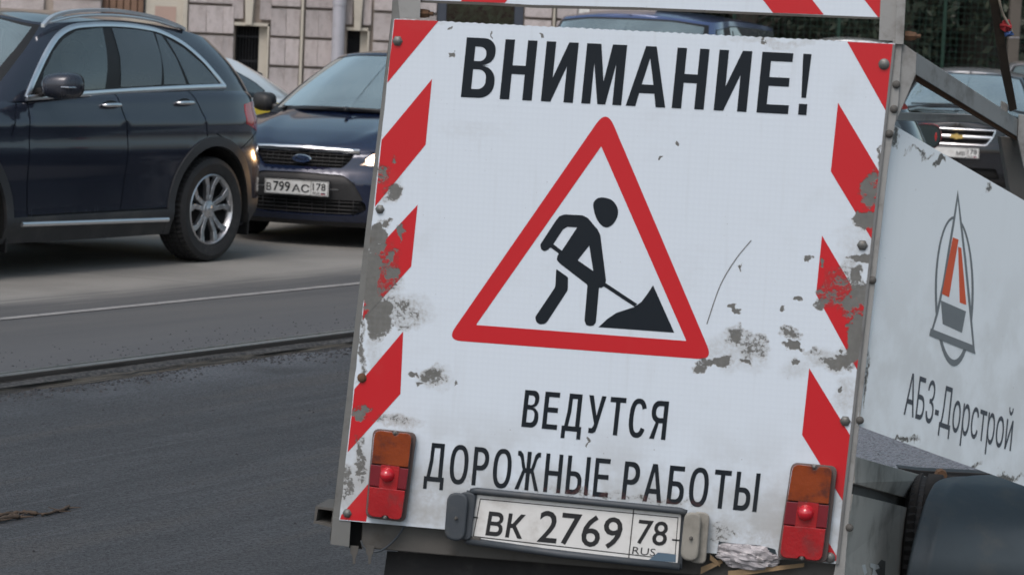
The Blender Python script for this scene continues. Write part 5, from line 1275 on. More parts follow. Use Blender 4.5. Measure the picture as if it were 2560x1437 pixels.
def film_mat(name, col, build, rough=.38, cell=False, stainf=1., pepf=1.):
    m = NT(name); uv, mask, halo, pep, st = build(m)
    c = m.mix(m.math('MULTIPLY', st, stainf), col, tuple(.2 * a + .8 * b_ for a, b_ in zip(col, (.27, .255, .215))))
    c = m.mix(halo, c, tuple(.45 * a + .55 * b_ for a, b_ in zip(col, (.27, .25, .21) if col[2] > .05 else (.12, .04, .035)))); c = m.mix(m.math('MULTIPLY', pep, pepf), c, (.10, .095, .09))
    steel = m.mix(m.noise(uv, 40, 5, .65), (.085, .088, .084), (.18, .182, .172)); steel = m.mix(m.ramp(m.noise(uv, 22, 6, .7), .55, .72, 0, .6), steel, (.10, .082, .064)); c = m.mix(mask, c, steel)
    m.base(c); m.rough(m.ramp(mask, 0, 1, rough, .65)); h = m.math('MULTIPLY', mask, -1.)
    if cell:
        vo = m.new('TexVoronoi'); vo.inputs['Scale'].default_value = 70; vo.inputs['Randomness'].default_value = .05; m.l(uv, vo.inputs['Vector']); h = m.math('ADD', h, m.math('MULTIPLY', vo.outputs['Distance'], .35)); c = m.mix(m.ramp(vo.outputs['Distance'], .2, .7, .0, .045), c, (.35, .40, .45)); m.base(c)
    m.bump(h, .5, .0012); return m.m
def spots_px(L, fn):
    r = []
    for (x, y, rx, ry, w_) in L: u, v = fn(x, y); r.append((u, v, rx * .93 / 1010, ry * .93 / 1010, w_))
    return r
board_spots = [(940, 590, 26, 60, 1.6), (926, 700, 34, 95, 2.2), (950, 790, 45, 62, 1.6), (1000, 780, 75, 48, .50), (985, 478, 34, 28, 1.2), (965, 560, 22, 18, 1.2), (985, 400, 12, 14, .9), (950, 435, 22, 30, .75),
    (1008, 585, 10, 30, 1.1), (975, 640, 16, 30, 1.0), (985, 686, 26, 16, 1.5), (1082, 940, 34, 36, .85), (1038, 938, 24, 9, 1.2), (1058, 962, 22, 7, 1.1), (900, 870, 16, 110, .7), (905, 1030, 26, 16, 1.0), (902, 1150, 16, 70, .95), (868, 1210, 20, 60, .75), (985, 1052, 70, 20, .5), (940, 340, 14, 60, .5),
    (2172, 480, 22, 36, 1.1), (2168, 548, 36, 34, 1.9), (2150, 645, 40, 13, 2.0), (2148, 690, 16, 30, 1.2), (2160, 740, 40, 40, 1.7), (2120, 760, 34, 30, 1.0), (2138, 850, 36, 80, 2.4), (2095, 905, 62, 20, 1.3), (2060, 765, 26, 16, .9), (2080, 740, 40, 40, .6), (2205, 400, 10, 40, .9), (2185, 700, 10, 60, .9),
    (1840, 850, 34, 44, .95), (1790, 905, 50, 17, 1.6), (1868, 905, 22, 12, 1.0), (1745, 912, 20, 14, 1.1), (1885, 868, 50, 36, .55), (1833, 775, 17, 11, 2.0), (1996, 750, 10, 10, 1.6), (2018, 650, 13, 9, 1.3), (1975, 840, 26, 20, .85), (1978, 868, 30, 9, 1.1), (2030, 880, 40, 12, .5), (1987, 914, 13, 10, 1.6), (1952, 778, 8, 8, 1.2), (1852, 665, 6, 18, .9),
    (2060, 655, 9, 14, 1.2), (2055, 735, 20, 9, 1.0), (1127, 143, 9, 9, 1.9), (1128, 80, 6, 5, 1.8), (1240, 82, 4, 14, 1.6), (1352, 86, 6, 6, 1.8), (1478, 1108, 4, 13, 2.0), (1130, 955, 4, 14, 2.0), (1911, 108, 4, 12, 1.8), (1697, 349, 8, 5, 1.5), (1650, 402, 5, 4, 1.5), (2105, 980, 9, 7, 1.6), (2116, 700, 60, 60, .42), (960, 690, 60, 100, .45), (1540, 1240, 300, 12, .35), (1810, 1330, 60, 40, .4), (2188, 450, 20, 30, .7)]
smudges = [(1000, 1055, 80, 30, .9), (900, 1180, 36, 110, .8), (1150, 1195, 60, 40, .7), (1075, 1240, 50, 60, .6), (1020, 770, 90, 55, .55), (975, 470, 60, 50, .6), (940, 880, 30, 90, .5), (2120, 990, 45, 70, .6), (2150, 620, 70, 90, .45),
    (2070, 900, 90, 40, .7), (1840, 880, 110, 70, .5), (1880, 1330, 130, 50, .7), (1990, 930, 60, 40, .4), (2100, 1250, 30, 90, .6), (1300, 1225, 160, 22, .55), (1600, 1262, 160, 20, .5), (1085, 945, 60, 45, .5), (960, 720, 60, 140, .5), (1050, 60, 80, 20, .4), (1930, 108, 160, 16, .5), (1180, 330, 120, 30, .15)]
BW = wear_group(spots_px(board_spots, lambda x, y: buv(B(x, y))), spots_px(smudges, lambda x, y: buv(B(x, y))), 1)
M['sign_white'] = film_mat('sign_white_film', (.615, .69, .765), BW, .36, True)
M['sign_red'] = film_mat('sign_red_film', (.50, .011, .018), BW, .36, False, .10, .15)
M['sign_black'] = film_mat('sign_black_film', (.009, .014, .020), BW, .5, False, .06, .1)
M['sign_black'].node_tree.nodes['Principled BSDF'].inputs['Specular IOR Level'].default_value = .22

def flat(name, poly, mat, off, parent, fn=None, uvf=None, holes=None):
    fn = fn or B; uvf = uvf or buv
    from mathutils.geometry import tessellate_polygon
    loops = [poly] + (holes or []); P = [fn(x, y, off) for l in loops for x, y in l]
    T = tessellate_polygon([[Vector((x, -y, 0)) for x, y in l] for l in loops])
    V = np.array(P); F = []
    for t in T:
        a, b_, c_ = V[t[0]], V[t[1]], V[t[2]]; n = np.cross(b_ - a, c_ - a); F.append(tuple(t) if n @ (CAM - a) > 0 else (t[0], t[2], t[1]))
    return mesh_obj(name, V, F, mat, parent, world=True, uv=[uvf(p) for p in V])
def slab(name, poly, mat, o0, o1, parent, fn=None, bev=0., uv=False, inset=0.):
    """solid plate between offsets o0 (front, nearer the viewer) and o1 (back)"""
    fn = fn or B; poly = np.array(poly, float); fr = poly
    if inset:
        cen = poly.mean(0); d = poly - cen; fr = cen + d * (1 - inset / np.linalg.norm(d, axis=1)[:, None])
    f = [fn(x, y, o0) for x, y in fr]; bk = [fn(x, y, o1) for x, y in poly]
    b = MB(); b.prism(f, bk); o = b.obj(name, M[mat] if isinstance(mat, str) else mat, parent, world=True, uv=[buv(p) for p in f + bk] if uv else None)
    bm = bmesh.new(); bm.from_mesh(o.data); bmesh.ops.recalc_face_normals(bm, faces=bm.faces); bm.to_mesh(o.data); bm.free()
    if bev: bevel(o, bev, 3)
    return o
def bolt(x, y, r, fn=None, off=.0, mat='bolt', parent=None, ax=None):
    fn = fn or B; ax = TN if ax is None else ax; c = fn(x, y, off); k = r / 1010
    b = MB(); b.lathe([(k * 1.25, 0), (k * 1.22, .0022), (k, .0028), (k * .95, .0065), (k * .6, .0085), (.0003, .009)], c, ax, 6 if rnd.random() < .3 else 14)
    return autosmooth(b.obj('bolt', M[mat], parent or trl, world=True), 40)

rj = random.Random(4)
LT, RT, LB, RB = (985, 48), (2237, 110), (848, 1299), (2094, 1409)
top = [(985 + (2237 - 985) * t, 48 + 62 * t + (0 if t in (0, 1) else (-1) ** k * 1.0 + rj.uniform(-.6, .6))) for k, t in enumerate(np.linspace(0, 1, 131))]
right = [(2237 + (2094 - 2237) * t + rj.uniform(-.8, .5), 110 + (1409 - 110) * t) for t in np.linspace(0, 1, 40)[1:-1]]
left = [(848 + (985 - 848) * t + rj.uniform(-.6, 1.2), 1299 + (48 - 1299) * t) for t in np.linspace(0, 1, 40)[1:-1]]
bottom = [(2094, 1409), (1945, 1396), (1938, 1372), (1900, 1362), (1830, 1357), (1797, 1352), (1792, 1383), (848, 1299)]
slab('sign_board', top + right + bottom + left, 'sign_white', 0, -.004, trl, uv=True)
# red edge stripes (film on the board)
for P in ([(986, 49), (1096, 53), (968, 208)], [(1080, 198), (1064, 362), (937, 517), (954, 350)], [(1044, 512), (1028, 666), (906, 800), (921, 645)], [(1008, 828), (1001, 984), (869, 1130), (886, 972)], [(935, 1192), (915, 1303), (850, 1297), (853, 1287)],
          [(2118, 105), (2235, 111), (2217, 282)], [(2095, 257), (2200, 433), (2183, 604), (2077, 429)], [(2055, 589), (2165, 775), (2147, 932), (2040, 735)], [(2023, 920), (2130, 1095), (2111, 1258), (2005, 1086)], [(2066, 1345), (2098, 1400), (2040, 1404)]):
    flat('red_stripe', P, M['sign_red'], .0006, trl)
tri_out = roundpoly([(1516.7, 272), (1116, 849.6), (1783, 899.6)], [46, 38, 38], 8)
tri_in = roundpoly([(1503, 366), (1190, 812), (1716, 852)], 2, 2)
flat('warning_triangle', [tuple(p) for p in tri_out], M['sign_red'], .0006, trl, holes=[[tuple(p) for p in tri_in]])
# digging worker pictogram, coordinates read in the enlarged view
S_ = 2.2457
Z = lambda L: [(1100 + x / S_, 280 + y / S_) for x, y in L]
pic = thing_pic = bpy.data.objects.new('worker_pictogram', None); link(pic, trl); pic.location = (0, 0, 0)
head = catmull([(860, 520), (880, 488), (915, 480), (965, 495), (995, 535), (998, 580), (975, 625), (940, 648), (905, 635), (875, 590)], 5, True)
flat('pictogram_head', Z(head), M['sign_black'], .0008, pic)
body = [(700, 575), (800, 580), (830, 595), (885, 660), (900, 690), (932, 945), (925, 975), (905, 988), (893, 985), (875, 1180), (862, 1198), (842, 1202), (820, 1195), (811, 1170), (828, 970), (672, 850), (655, 830), (660, 805), (668, 795), (620, 760), (605, 775), (585, 782), (568, 772), (562, 745), (650, 610), (670, 585)]
hole1 = [(770, 648), (715, 645), (690, 660), (636, 742), (684, 778)]
hole2 = [(838, 750), (773, 832), (860, 892)]
flat('pictogram_body', Z(roundpoly(body, 7, 3)), M['sign_black'], .0008, pic, holes=[Z(hole1), Z(hole2)])
flat('pictogram_leg', Z(roundpoly([(652, 880), (719, 928), (717, 1000), (605, 1172), (590, 1188), (560, 1192), (540, 1178), (534, 1150), (645, 985), (648, 970)], 8, 3)), M['sign_black'], .0008, pic)
flat('pictogram_shovel', Z([(926, 957), (1106, 1076), (1094, 1094), (915, 976)]), M['sign_black'], .0009, pic)
flat('pictogram_heap', Z([(890, 1207), (940, 1160), (990, 1127), (1090, 1094), (1130, 1066), (1165, 1020), (1196, 972), (1315, 1238)]), M['sign_black'], .0008, pic)

def lettering(name, body, quad, off=.012, h=CAPH, mat=None, z=.0009, parent=None, fn=None, uvf=None, sp=1.):
    """quad: top-left, top-right, bottom-right, bottom-left pixels of the cap-height box"""
    v, f, _ = text_unit(body, off, h, sp); q = [np.array(p, float) for p in quad]
    V = []
    fn = fn or B
    for a, t in v:
        p = (q[3] * (1 - a) + q[2] * a) * (1 - t) + (q[0] * (1 - a) + q[1] * a) * t; V.append(fn(p[0], p[1], z))
    V = np.array(V); F = []
    for t in f:
        n = np.cross(V[t[1]] - V[t[0]], V[t[2]] - V[t[0]]); F.append(tuple(t) if n @ (CAM - V[t[0]]) > 0 else tuple(t[::-1]))
    return mesh_obj(name, V, F, mat or M['sign_black'], parent or trl, world=True, uv=[(uvf or buv)(p) for p in V])
# condensed capitals drawn as outlines: x 0..w, y 0..1
def arcr(x1, y0, y1, r, n=7):
    """right end of a bowl, from bottom to top"""
    o = [(x1 - r + r * math.sin(a), y0 + r - r * math.cos(a)) for a in np.linspace(0, math.pi / 2, n)]
    return o + [(x1 - r + r * math.cos(a), y1 - r + r * math.sin(a)) for a in np.linspace(0, math.pi / 2, n)]
def glyph(ch, w, s, t):
    k = s * .9; m = .5
    if ch == 'Н': return [([(0, 0), (s, 0), (s, m - t / 2), (w - s, m - t / 2), (w - s, 0), (w, 0), (w, 1), (w - s, 1), (w - s, m + t / 2), (s, m + t / 2), (s, 1), (0, 1)], [])]
    if ch == 'И': d = .40 if s > .157 else .34; return [([(0, 0), (s, 0), (w - s, 1 - d), (w - s, 0), (w, 0), (w, 1), (w - s, 1), (s, d), (s, 1), (0, 1)], [])]
    if ch == 'М': return [([(0, 0), (s * .95, 0), (s * .95, .68), (w / 2 - s * .42, 0), (w / 2 + s * .42, 0), (w - s * .95, .68), (w - s * .95, 0), (w, 0), (w, 1), (w - s * 1.5, 1), (w / 2, .38), (s * 1.5, 1), (0, 1)], [])]
    if ch == 'А':
        ix = lambda y: s * 1.02 + (w / 2 - s * 1.02) * y / .86
        return [([(0, 0), (s * 1.02, 0), (ix(.22), .22), (w - ix(.22), .22), (w - s * 1.02, 0), (w, 0), (w / 2 + s * .56, 1), (w / 2 - s * .56, 1)], [[(ix(.22 + t), .22 + t), (w - ix(.22 + t), .22 + t), (w / 2, .80)]])]
    if ch == 'Е': return [([(0, 0), (w, 0), (w, t), (s, t), (s, m - t / 2 + .02), (w * .94, m - t / 2 + .02), (w * .94, m + t / 2 + .02), (s, m + t / 2 + .02), (s, 1 - t), (w * .98, 1 - t), (w * .98, 1), (0, 1)], [])]
    if ch == '!': return [([(0, 0), (w, 0), (w, .18), (0, .18)], []), ([(w * .22, .28), (w * .78, .28), (w, 1), (0, 1)], [])]
    if ch == 'В': return [([(0, 0)] + arcr(w, 0, .54, .24) + [(w * .80, .545)] + arcr(w * .94, .555, 1, .20) + [(0, 1)], [[(s, t)] + arcr(w - s * .95, t, .54 - t * .45, .13) + [(s, .54 - t * .45)], [(s, .54 + t * .5)] + arcr(w * .94 - s * .95, .54 + t * .5, 1 - t, .11) + [(s, 1 - t)]])]
    if ch == 'Р': return [([(0, 0), (s, 0), (s, .40)] + arcr(w, .40, 1, .26) + [(0, 1)], [[(s, .40 + t)] + arcr(w - s, .40 + t, 1 - t, .16) + [(s, 1 - t)]])]
    if ch == 'Я':
        mi = lambda L: [(w - x, y) for x, y in L]
        return [(mi([(0, 0), (s, 0), (s, .42), (w * .50, .42), (w - s * 1.12, 0), (w, 0), (w * .70, .43)] + arcr(w, .43, 1, .25)[2:] + [(0, 1)]), [mi([(s, .42 + t)] + arcr(w - s, .42 + t, 1 - t, .14) + [(s, 1 - t)])])]
    if ch == 'Б': return [([(0, 0)] + arcr(w, 0, .60, .25) + [(s, .60), (s, 1 - t), (w * .93, 1 - t), (w * .93, 1), (0, 1)], [[(s, t)] + arcr(w - s, t, .60 - t, .14) + [(s, .60 - t)]])]
    if ch == 'Ы': w1 = w * .68; return [([(0, 0)] + arcr(w1, 0, .60, .25) + [(s, .60), (s, 1), (0, 1)], [[(s, t)] + arcr(w1 - s, t, .60 - t, .14) + [(s, .60 - t)]]), ([(w - s, 0), (w, 0), (w, 1), (w - s, 1)], [])]
    def se(rx, ry, a0, a1, n=26):
        o = []
        for a in np.linspace(a0, a1, n):
            c_, s_ = math.cos(a), math.sin(a); o.append((w / 2 + rx * math.copysign(abs(c_) ** .82, c_), .5 + ry * math.copysign(abs(s_) ** .82, s_)))
        return o
    if ch == 'О': return [(se(w / 2, .515, 0, 2 * math.pi, 41)[:-1], [se(w / 2 - s, .515 - t, 0, 2 * math.pi, 41)[:-1]])]
    if ch == 'С': return [(se(w / 2, .515, R(28), R(332)) + se(w / 2 - s, .515 - t, R(34), R(326))[::-1], [])]
    if ch == 'Д': return [([(0, -.20), (k, -.20), (k, 0), (w - k, 0), (w - k, -.20), (w, -.20), (w, t), (w * .90, t), (w * .90, 1), (w * .24, 1), (w * .22, .55), (w * .12, t), (0, t)], [[(w * .12 + k, t), (w * .90 - s, t), (w * .90 - s, 1 - t), (w * .25 + k * .9, 1 - t), (w * .23 + k * .9, .5)]])]
    if ch == 'У': return [([(0, 1), (s * 1.08, 1), (w * .54, .47), (w - s * 1.02, 1), (w, 1), (w * .64, .17), (w * .56, .04), (w * .42, 0), (w * .16, 0), (w * .16, t), (w * .34, t), (w * .42, .20), (w * .44, .26)], [])]
    if ch == 'Т': return [([(w / 2 - s / 2, 0), (w / 2 + s / 2, 0), (w / 2 + s / 2, 1 - t), (w, 1 - t), (w, 1), (0, 1), (0, 1 - t), (w / 2 - s / 2, 1 - t)], [])]
    if ch == 'Ж':
        c0, c1 = w / 2 - s / 2, w / 2 + s / 2; L = [(w * .02, 1), (w * .02, 1 - t), (w * .09, 1 - t), (w * .16, .80), (w * .22, .62), (w * .27, .52), (0, 0), (s * 1.0, 0), (w * .37, .44), (c0, .44), (c0, .57), (w * .38, .58), (w * .32, .72), (w * .25, .92), (w * .14, 1)]
        return [(L, []), ([(w - x, y) for x, y in L][::-1], []), ([(c0, 0), (c1, 0), (c1, 1), (c0, 1)], [])]
WID = dict(В=.57, Н=.60, И=.62, М=.76, А=.64, Е=.54, Д=.70, У=.62, Т=.56, С=.62, Я=.58, О=.64, Р=.54, Ж=.84, Ы=.80, Б=.55)
def wordline(word, quad, s, t, gap=.16):
    q = [np.array(p, float) for p in quad]; tot = sum(WID[c_] for c_ in word) + gap * (len(word) - 1); x0 = 0
    for c_ in word: letter(c_, q, x0 / tot, (x0 + WID[c_]) / tot, WID[c_], s, t); x0 += WID[c_] + gap
def letter(c_, q, a0, a1, w_, s, t):
    def mp(x, y):
        a = a0 + (a1 - a0) * x / w_; p = (q[3] * (1 - a) + q[2] * a) * (1 - y) + (q[0] * (1 - a) + q[1] * a) * y; return (p[0], p[1])
    for outer, holes in glyph(c_, w_, s, t): flat('letter', [mp(*p) for p in outer], M['sign_black'], .0009, trl, holes=[[mp(*p) for p in h] for h in holes])
def edge_line(x0, y0, x1, y1, x): return y0 + (y1 - y0) * (x - x0) / (x1 - x0)
bigw = 'ВНИМАНИЕ!'
gx = [(1152, 1247), (1249, 1344), (1352, 1447), (1453, 1568), (1564, 1678), (1679, 1774), (1784, 1881), (1891, 1985), (1993, 2028)]
for ch_, (a, b_) in zip(bigw, gx):
    dxl = 15; ta, tb_ = a + dxl, b_; ba, bb = a, b_ - dxl
    if ch_ == '!': ba, bb, ta, tb_ = 1995, 2016, 2008, 2029
    yt = lambda x: edge_line(1168, 94, 2029, 136, x); yb = lambda x: edge_line(1152, 243, 2011, 288, x)
    w_ = (bb - ba) / 150; q = [np.array(p, float) for p in ((ta, yt(ta)), (tb_, yt(tb_)), (bb, yb(bb)), (ba, yb(ba)))]
    letter(ch_, q, 0, 1, w_, .158, .145)
wordline('ВЕДУТСЯ', [(1313, 974), (1673, 1003), (1663, 1099), (1303, 1066)], .155, .135)
wordline('ДОРОЖНЫЕ', [(1068, 1105), (1528, 1147), (1519, 1243), (1059, 1201)], .14, .125, .17)
wordline('РАБОТЫ', [(1563, 1152), (1902, 1183), (1891, 1279), (1553, 1247)], .145, .13, .17)
# scratch
q = catmull([(1767, 810), (1800, 715), (1838, 650), (1878, 601)], 8); flat('scratch', [tuple(p) for p in stroke(q, 2.6)], M['bare'], .0007, trl)
for x, y, r, mt_ in ((994, 103, 11, 'bolt'), (2210, 161, 11, 'bolt'), (950, 523, 10, 'bolt'), (2156, 613, 11, 'bolt'), (2113, 1052, 11, 'bolt'), (905, 944, 10, 'rust'), (868, 1282, 10, 'bolt'), (2075, 1393, 11, 'bolt')): bolt(x, y, r, None, .0005, mt_)

# frame behind the board: left angle, right angle, gusset, cross members
slab('frame_post', [(982, -30), (992, -30), (1000, 48), (990, 260), (869, 1302), (863, 1364), (826, 1358), (832, 1290), (916, 560), (978, 60)], 'post_paint', -.0045, -.045, trl, bev=.001)
b = MB(); b.prism([B(978, 48, -.045), B(982, 48, -.045), B(838, 1350, -.045), B(824, 1350, -.045)], [B(978, 48, -.05), B(982, 48, -.05), B(838, 1350, -.05), B(824, 1350, -.05)]); b.obj('post_flange', M['frame_dark'], trl, world=True)
slab('frame_post', [(2232, 100), (2256, 100), (2246, 260), (2220, 420), (2122, 1300), (2108, 1480), (2076, 1480), (2090, 1405)], 'frame', -.0045, -.045, trl, bev=.001)
slab('post_lip', [(2232, 112), (2238, 112), (2096, 1409), (2089, 1409)], 'bare', .002, -.0042, trl)
# uprights that carry the upper panel
slab('upper_post', [(992, -120), (1056, -120), (1050, 47), (990, 44)], 'frame', -.0050, -.010, trl, bev=.001)
slab('upper_post', [(2206, -120), (2252, -120), (2240, 104), (2197, 101)], 'frame', -.0050, -.010, trl, bev=.001)
slab('upper_post_flange', [(2246, -120), (2270, -120), (2259, 112), (2238, 111)], 'frame', .004, -.040, trl, bev=.001)
for x, y, s in ((1064, 34, 1), (2279, 90, 1)):
    c0 = B(x - 16, y, -.03); b = MB(); b.tube([c0, c0 + TR_ * .012, c0 + TR_ * .026], [.013, .013, .010], 6); b.tube([c0 + TR_ * .02, c0 + TR_ * .037], [.006, .005], 8); b.obj('rusty_nut', M['rust'], trl, world=True)
# upper striped panel
UP = [(1045, 1), (1100, 3), (1230, 8), (1330, 14), (1345, 17), (1362, 13), (1600, 20), (2000, 37), (2226, 46), (2276, -400), (1088, -450)]
slab('upper_panel', UP, 'sign_white', -.012, -.016, trl, uv=True)
edge = [(1045, 0), (1230, 7), (1330, 13), (1600, 19), (2000, 36), (2227, 45), (2226, 50), (2000, 42), (1600, 26), (1345, 21), (1230, 14), (1045, 7)]
slab('panel_lip', edge, 'frame_dark', -.0115, -.045, trl)
for x0, x1, sl, y0_ in ((1907, 2029, .78, 0), (2161, 2290, .78, 0)):
    yb0, yb1 = edge_line(1600, 19, 2226, 45, x0 + 20), edge_line(1600, 19, 2226, 45, min(2226, x1 + 30)); H_ = 430
    P = [(x0 + sl * yb0, yb0), (min(2224, x1 + sl * yb1), yb1 - 1), (min(2224, x1 + sl * yb1) - (0 if x1 > 2200 else 0), yb1 - 2), (x1 - sl * H_, -H_), (x0 - sl * H_, -H_)]
    if x1 > 2200: P = [(x0 + sl * yb0, yb0), (2224, 44), (2230, 0), (2262, -300), (x1 - sl * H_ + 60, -H_), (x0 - sl * H_, -H_)]
    flat('red_stripe', P, M['sign_red'], -.0112, trl)
flat('red_stripe', [(1152, 4), (1262, 8), (1590, -400), (1480, -400)], M['sign_red'], -.0112, trl)
flat('red_stripe', [(1047, -120), (1047, 0), (1380, -400), (1270, -400)], M['sign_red'], -.0112, trl)
# rear cross beam below the board
slab('cross_beam', [(906, 1300), (1111, 1318), (1500, 1352), (2070, 1400), (2090, 1405), (2086, 1462), (1500, 1418), (1100, 1386), (903, 1368)], 'frame_dark', -.03, -.09, trl, bev=.003)
slab('corner_plate', [(832, 1290), (877, 1300), (873, 1366), (826, 1360)], 'post_paint', -.003, -.0044, trl, bev=.0008)
slab('beam_gap', [(874, 1300), (908, 1303), (905, 1372), (872, 1368)], 'dark', -.06, -.07, trl)
slab('shade_skirt', [(968, 1376), (2085, 1455), (2066, 1660), (942, 1560)], 'tyre', -.10, -.108, trl)  # black plate added for the dark under the trailer: tyres, shadow and flap
# open square stub at the left
b = MB(); o0 = [(789, 1264), (838, 1271), (832, 1318), (784, 1306)]; i0 = [(795, 1271), (832, 1276), (827, 1311), (790, 1301)]
of = [B(x, y, -.02) for x, y in o0]; ob = [p + TF * .12 + TR_ * .0 for p in of]; inf = [B(x, y, -.02) for x, y in i0]; inb = [p + TF * .12 for p in inf]
n4 = range(4); b.add(of + inf + ob + inb, [(k, (k + 1) % 4, 4 + (k + 1) % 4, 4 + k) for k in n4] + [(k, 8 + k, 8 + (k + 1) % 4, (k + 1) % 4) for k in n4] + [(4 + k, 4 + (k + 1) % 4, 12 + (k + 1) % 4, 12 + k) for k in n4] + [(12, 13, 14, 15)])
b.obj('tube_stub', M['frame_dark'], trl, world=True)
for x in (885, 924):
    slab('beam_hook', [(x - 10, 1362), (x + 12, 1364), (x + 9, 1384), (x + 5, 1388), (x + 3, 1408), (x - 3, 1409), (x - 4, 1388), (x - 9, 1382)], 'frame_dark', -.012, -.022, trl, bev=.001)
b = MB(); q = catmull([(1012, 1300), (1006, 1322), (985, 1350), (955, 1374), (925, 1378), (908, 1364), (903, 1350)], 5); b.tube([B(x, y, -.015) for x, y in q], .0028, 6); b.obj('lamp_cable', M['black_rubber'], trl, smooth=True, world=True)
# side bolts on the right flange
for x, y in ((2241, 212), (2235, 273), (2223, 335), (2181, 700), (2150, 1050), (2124, 1318)): bolt(x, y, 8, None, -.0044, 'frame_dark')

# tail lamps
M['amber'] = simple('amber_lens', (.22, .038, .005), .2, 0, .4, 16, ((.07, .018, .012), 17, .9), .25, 120, coat=.8)
M['tail_red'] = simple('tail_red_lens', (.34, .010, .014), .24, 0, .35, 16, ((.16, .035, .035), 24, .6), .3, 110, coat=.6)
M['tail_mid'] = simple('tail_dark_red_lens', (.17, .012, .020), .18, 0, .2, 30, None, .1, 60, coat=.8)
M['dome'] = simple('red_dome_reflector', (.50, .010, .022), .18, 0, .05, 20, None, 0, 60, coat=1)
M['lamp_base'] = simple('lamp_base_plastic', (.11, .085, .08), .6, 0, .2, 20)
def tail_lamp(q, dome, dr):
    """q: four outer corners tl,tr,br,bl; split into amber / middle / red by height"""
    r = bpy.data.objects.new('tail_lamp', None); link(r, trl)
    tl, tr, br, bl = [np.array(p, float) for p in q]
    P = lambda a, t: (tl * (1 - a) + tr * a) * (1 - t) + (bl * (1 - a) + br * a) * t
    def poly(pts, rr=0): return [tuple(p) for p in (roundpoly([P(*p) for p in pts], rr) if rr else [P(*p) for p in pts])]
    slab('lamp_base', poly([(-.01, -.01), (1.06, -.012), (1.06, 1.01), (-.03, 1.012)], 18), 'lamp_base', .016, .0015, r, bev=.002)
    slab('amber_lens', poly([(0, 0), (.46, 0), (.5, .035), (.60, .035), (.64, 0), (.97, 0), (.97, .40), (0, .40)], [20, 3, 3, 3, 3, 22, 2, 2]), 'amber', .040, .012, r, bev=.0035, inset=3)
    slab('reflector_band', poly([(.0, .402), (.97, .402), (.97, .645), (.0, .645)]), 'tail_mid', .037, .012, r, bev=.002)
    slab('red_lens', poly([(0, .647), (.97, .647), (.97, 1), (.62, 1), (.58, .975), (.44, .975), (.40, 1), (0, 1)], [2, 2, 20, 3, 3, 3, 3, 20]), 'tail_red', .040, .012, r, bev=.0035, inset=3)
    slab('lens_plate', poly([(.26, .39), (.74, .39), (.74, .67), (.26, .67)], 3), 'tail_red', .0385, .03, r, bev=.001)
    c = B(dome[0], dome[1], .038); k = dr / 1010; b = MB(); b.lathe([(k * 1.08, 0), (k * 1.02, .004), (k * .92, .010), (k * .72, .016), (k * .42, .020), (k * .12, .0215), (.0002, .0216)], c, TN, 28); b.obj('dome_reflector', M['dome'], r, smooth=True, world=True)
    for a, t in ((.53, .018), (.51, .985)):
        x, y = P(a, t); bolt(x, y, 5, None, .036, 'bolt', r)
tail_lamp([(934, 1072), (1036, 1083), (1008, 1302), (916, 1290)], (968, 1186), 18)
tail_lamp([(1980, 1157), (2087, 1167), (2060, 1404), (1946, 1393)], (2014, 1281), 19)
# number plate with its frame and the two lamps beside it
np_ = bpy.data.objects.new('number_plate', None); link(np_, trl)
PQ = [(1192, 1236), (1703, 1284), (1694, 1408), (1173, 1347)]
slab('plate_sheet', PQ, 'plate', .024, .020, np_)
slab('plate_backing', [(1166, 1224), (1716, 1276), (1705, 1421), (1160, 1356)], 'black_rubber', .0195, .004, np_, bev=.003)
b = MB(); b.tube([B(1178, 1228, .028), B(1192, 1226, .030), B(1700, 1276, .030), B(1716, 1282, .026)], .0085, 10); b.obj('plate_top_bar', M['black_rubber'], np_, smooth=True, world=True)
b = MB(); b.tube([B(1168, 1350, .024), B(1400, 1384, .026), B(1700, 1416, .026)], .0095, 10); b.obj('plate_bottom_bar', M['black_rubber'], np_, smooth=True, world=True)
slab('plate_side_clip', [(1168, 1232), (1193, 1236), (1176, 1348), (1154, 1345)], 'black_rubber', .030, .018, np_, bev=.002)
slab('plate_corner_clip', [(1172, 1338), (1202, 1343), (1200, 1362), (1166, 1358)], 'frame_dark', .031, .018, np_, bev=.002)
ink = M['ink']
for nm, t, qd, o_, hh in (('plate_lettering', 'вк', [(1223, 1277), (1315, 1286), (1305, 1346), (1213, 1337)], .010, .542), ('plate_lettering', '2769', [(1352, 1274), (1560, 1294), (1550, 1372), (1342, 1353)], .008, .691),
                          ('plate_lettering', '78', [(1598, 1297), (1673, 1304), (1665, 1364), (1589, 1357)], .008, .691), ('plate_lettering', 'RUS', [(1583, 1364), (1640, 1370), (1637, 1389), (1580, 1383)], -.004, CAPH)):
    lettering(nm, t, qd, o_, hh, ink, .0248, np_)
flat('plate_line', [(1583, 1273), (1585.5, 1273), (1573, 1393), (1570.5, 1393)], ink, .0246, np_)
bd = [(1200, 1245), (1696, 1292), (1688, 1399), (1182, 1341)]
flat('plate_border', bd, ink, .0244, np_, holes=[[(1202, 1247.5), (1694, 1294), (1686, 1396.5), (1184.5, 1338.5)]])
flat('flag_stripe', [(1645, 1380), (1690, 1385), (1689, 1404), (1620, 1400)], simple('faded_flag_blue', (.09, .145, .20), .5), .0246, np_); flat('flag_stripe', [(1645, 1371), (1688, 1376), (1687, 1384), (1644, 1379)], M['plate'], .0247, np_)
for x in ((1186, 1292), (1690, 1349)):
    flat('plate_screw_slot', [(x[0] - 10, x[1] - 3), (x[0] + 9, x[1] - 1), (x[0] + 9, x[1] + 3), (x[0] - 10, x[1] + 1)], ink, .0249, np_)
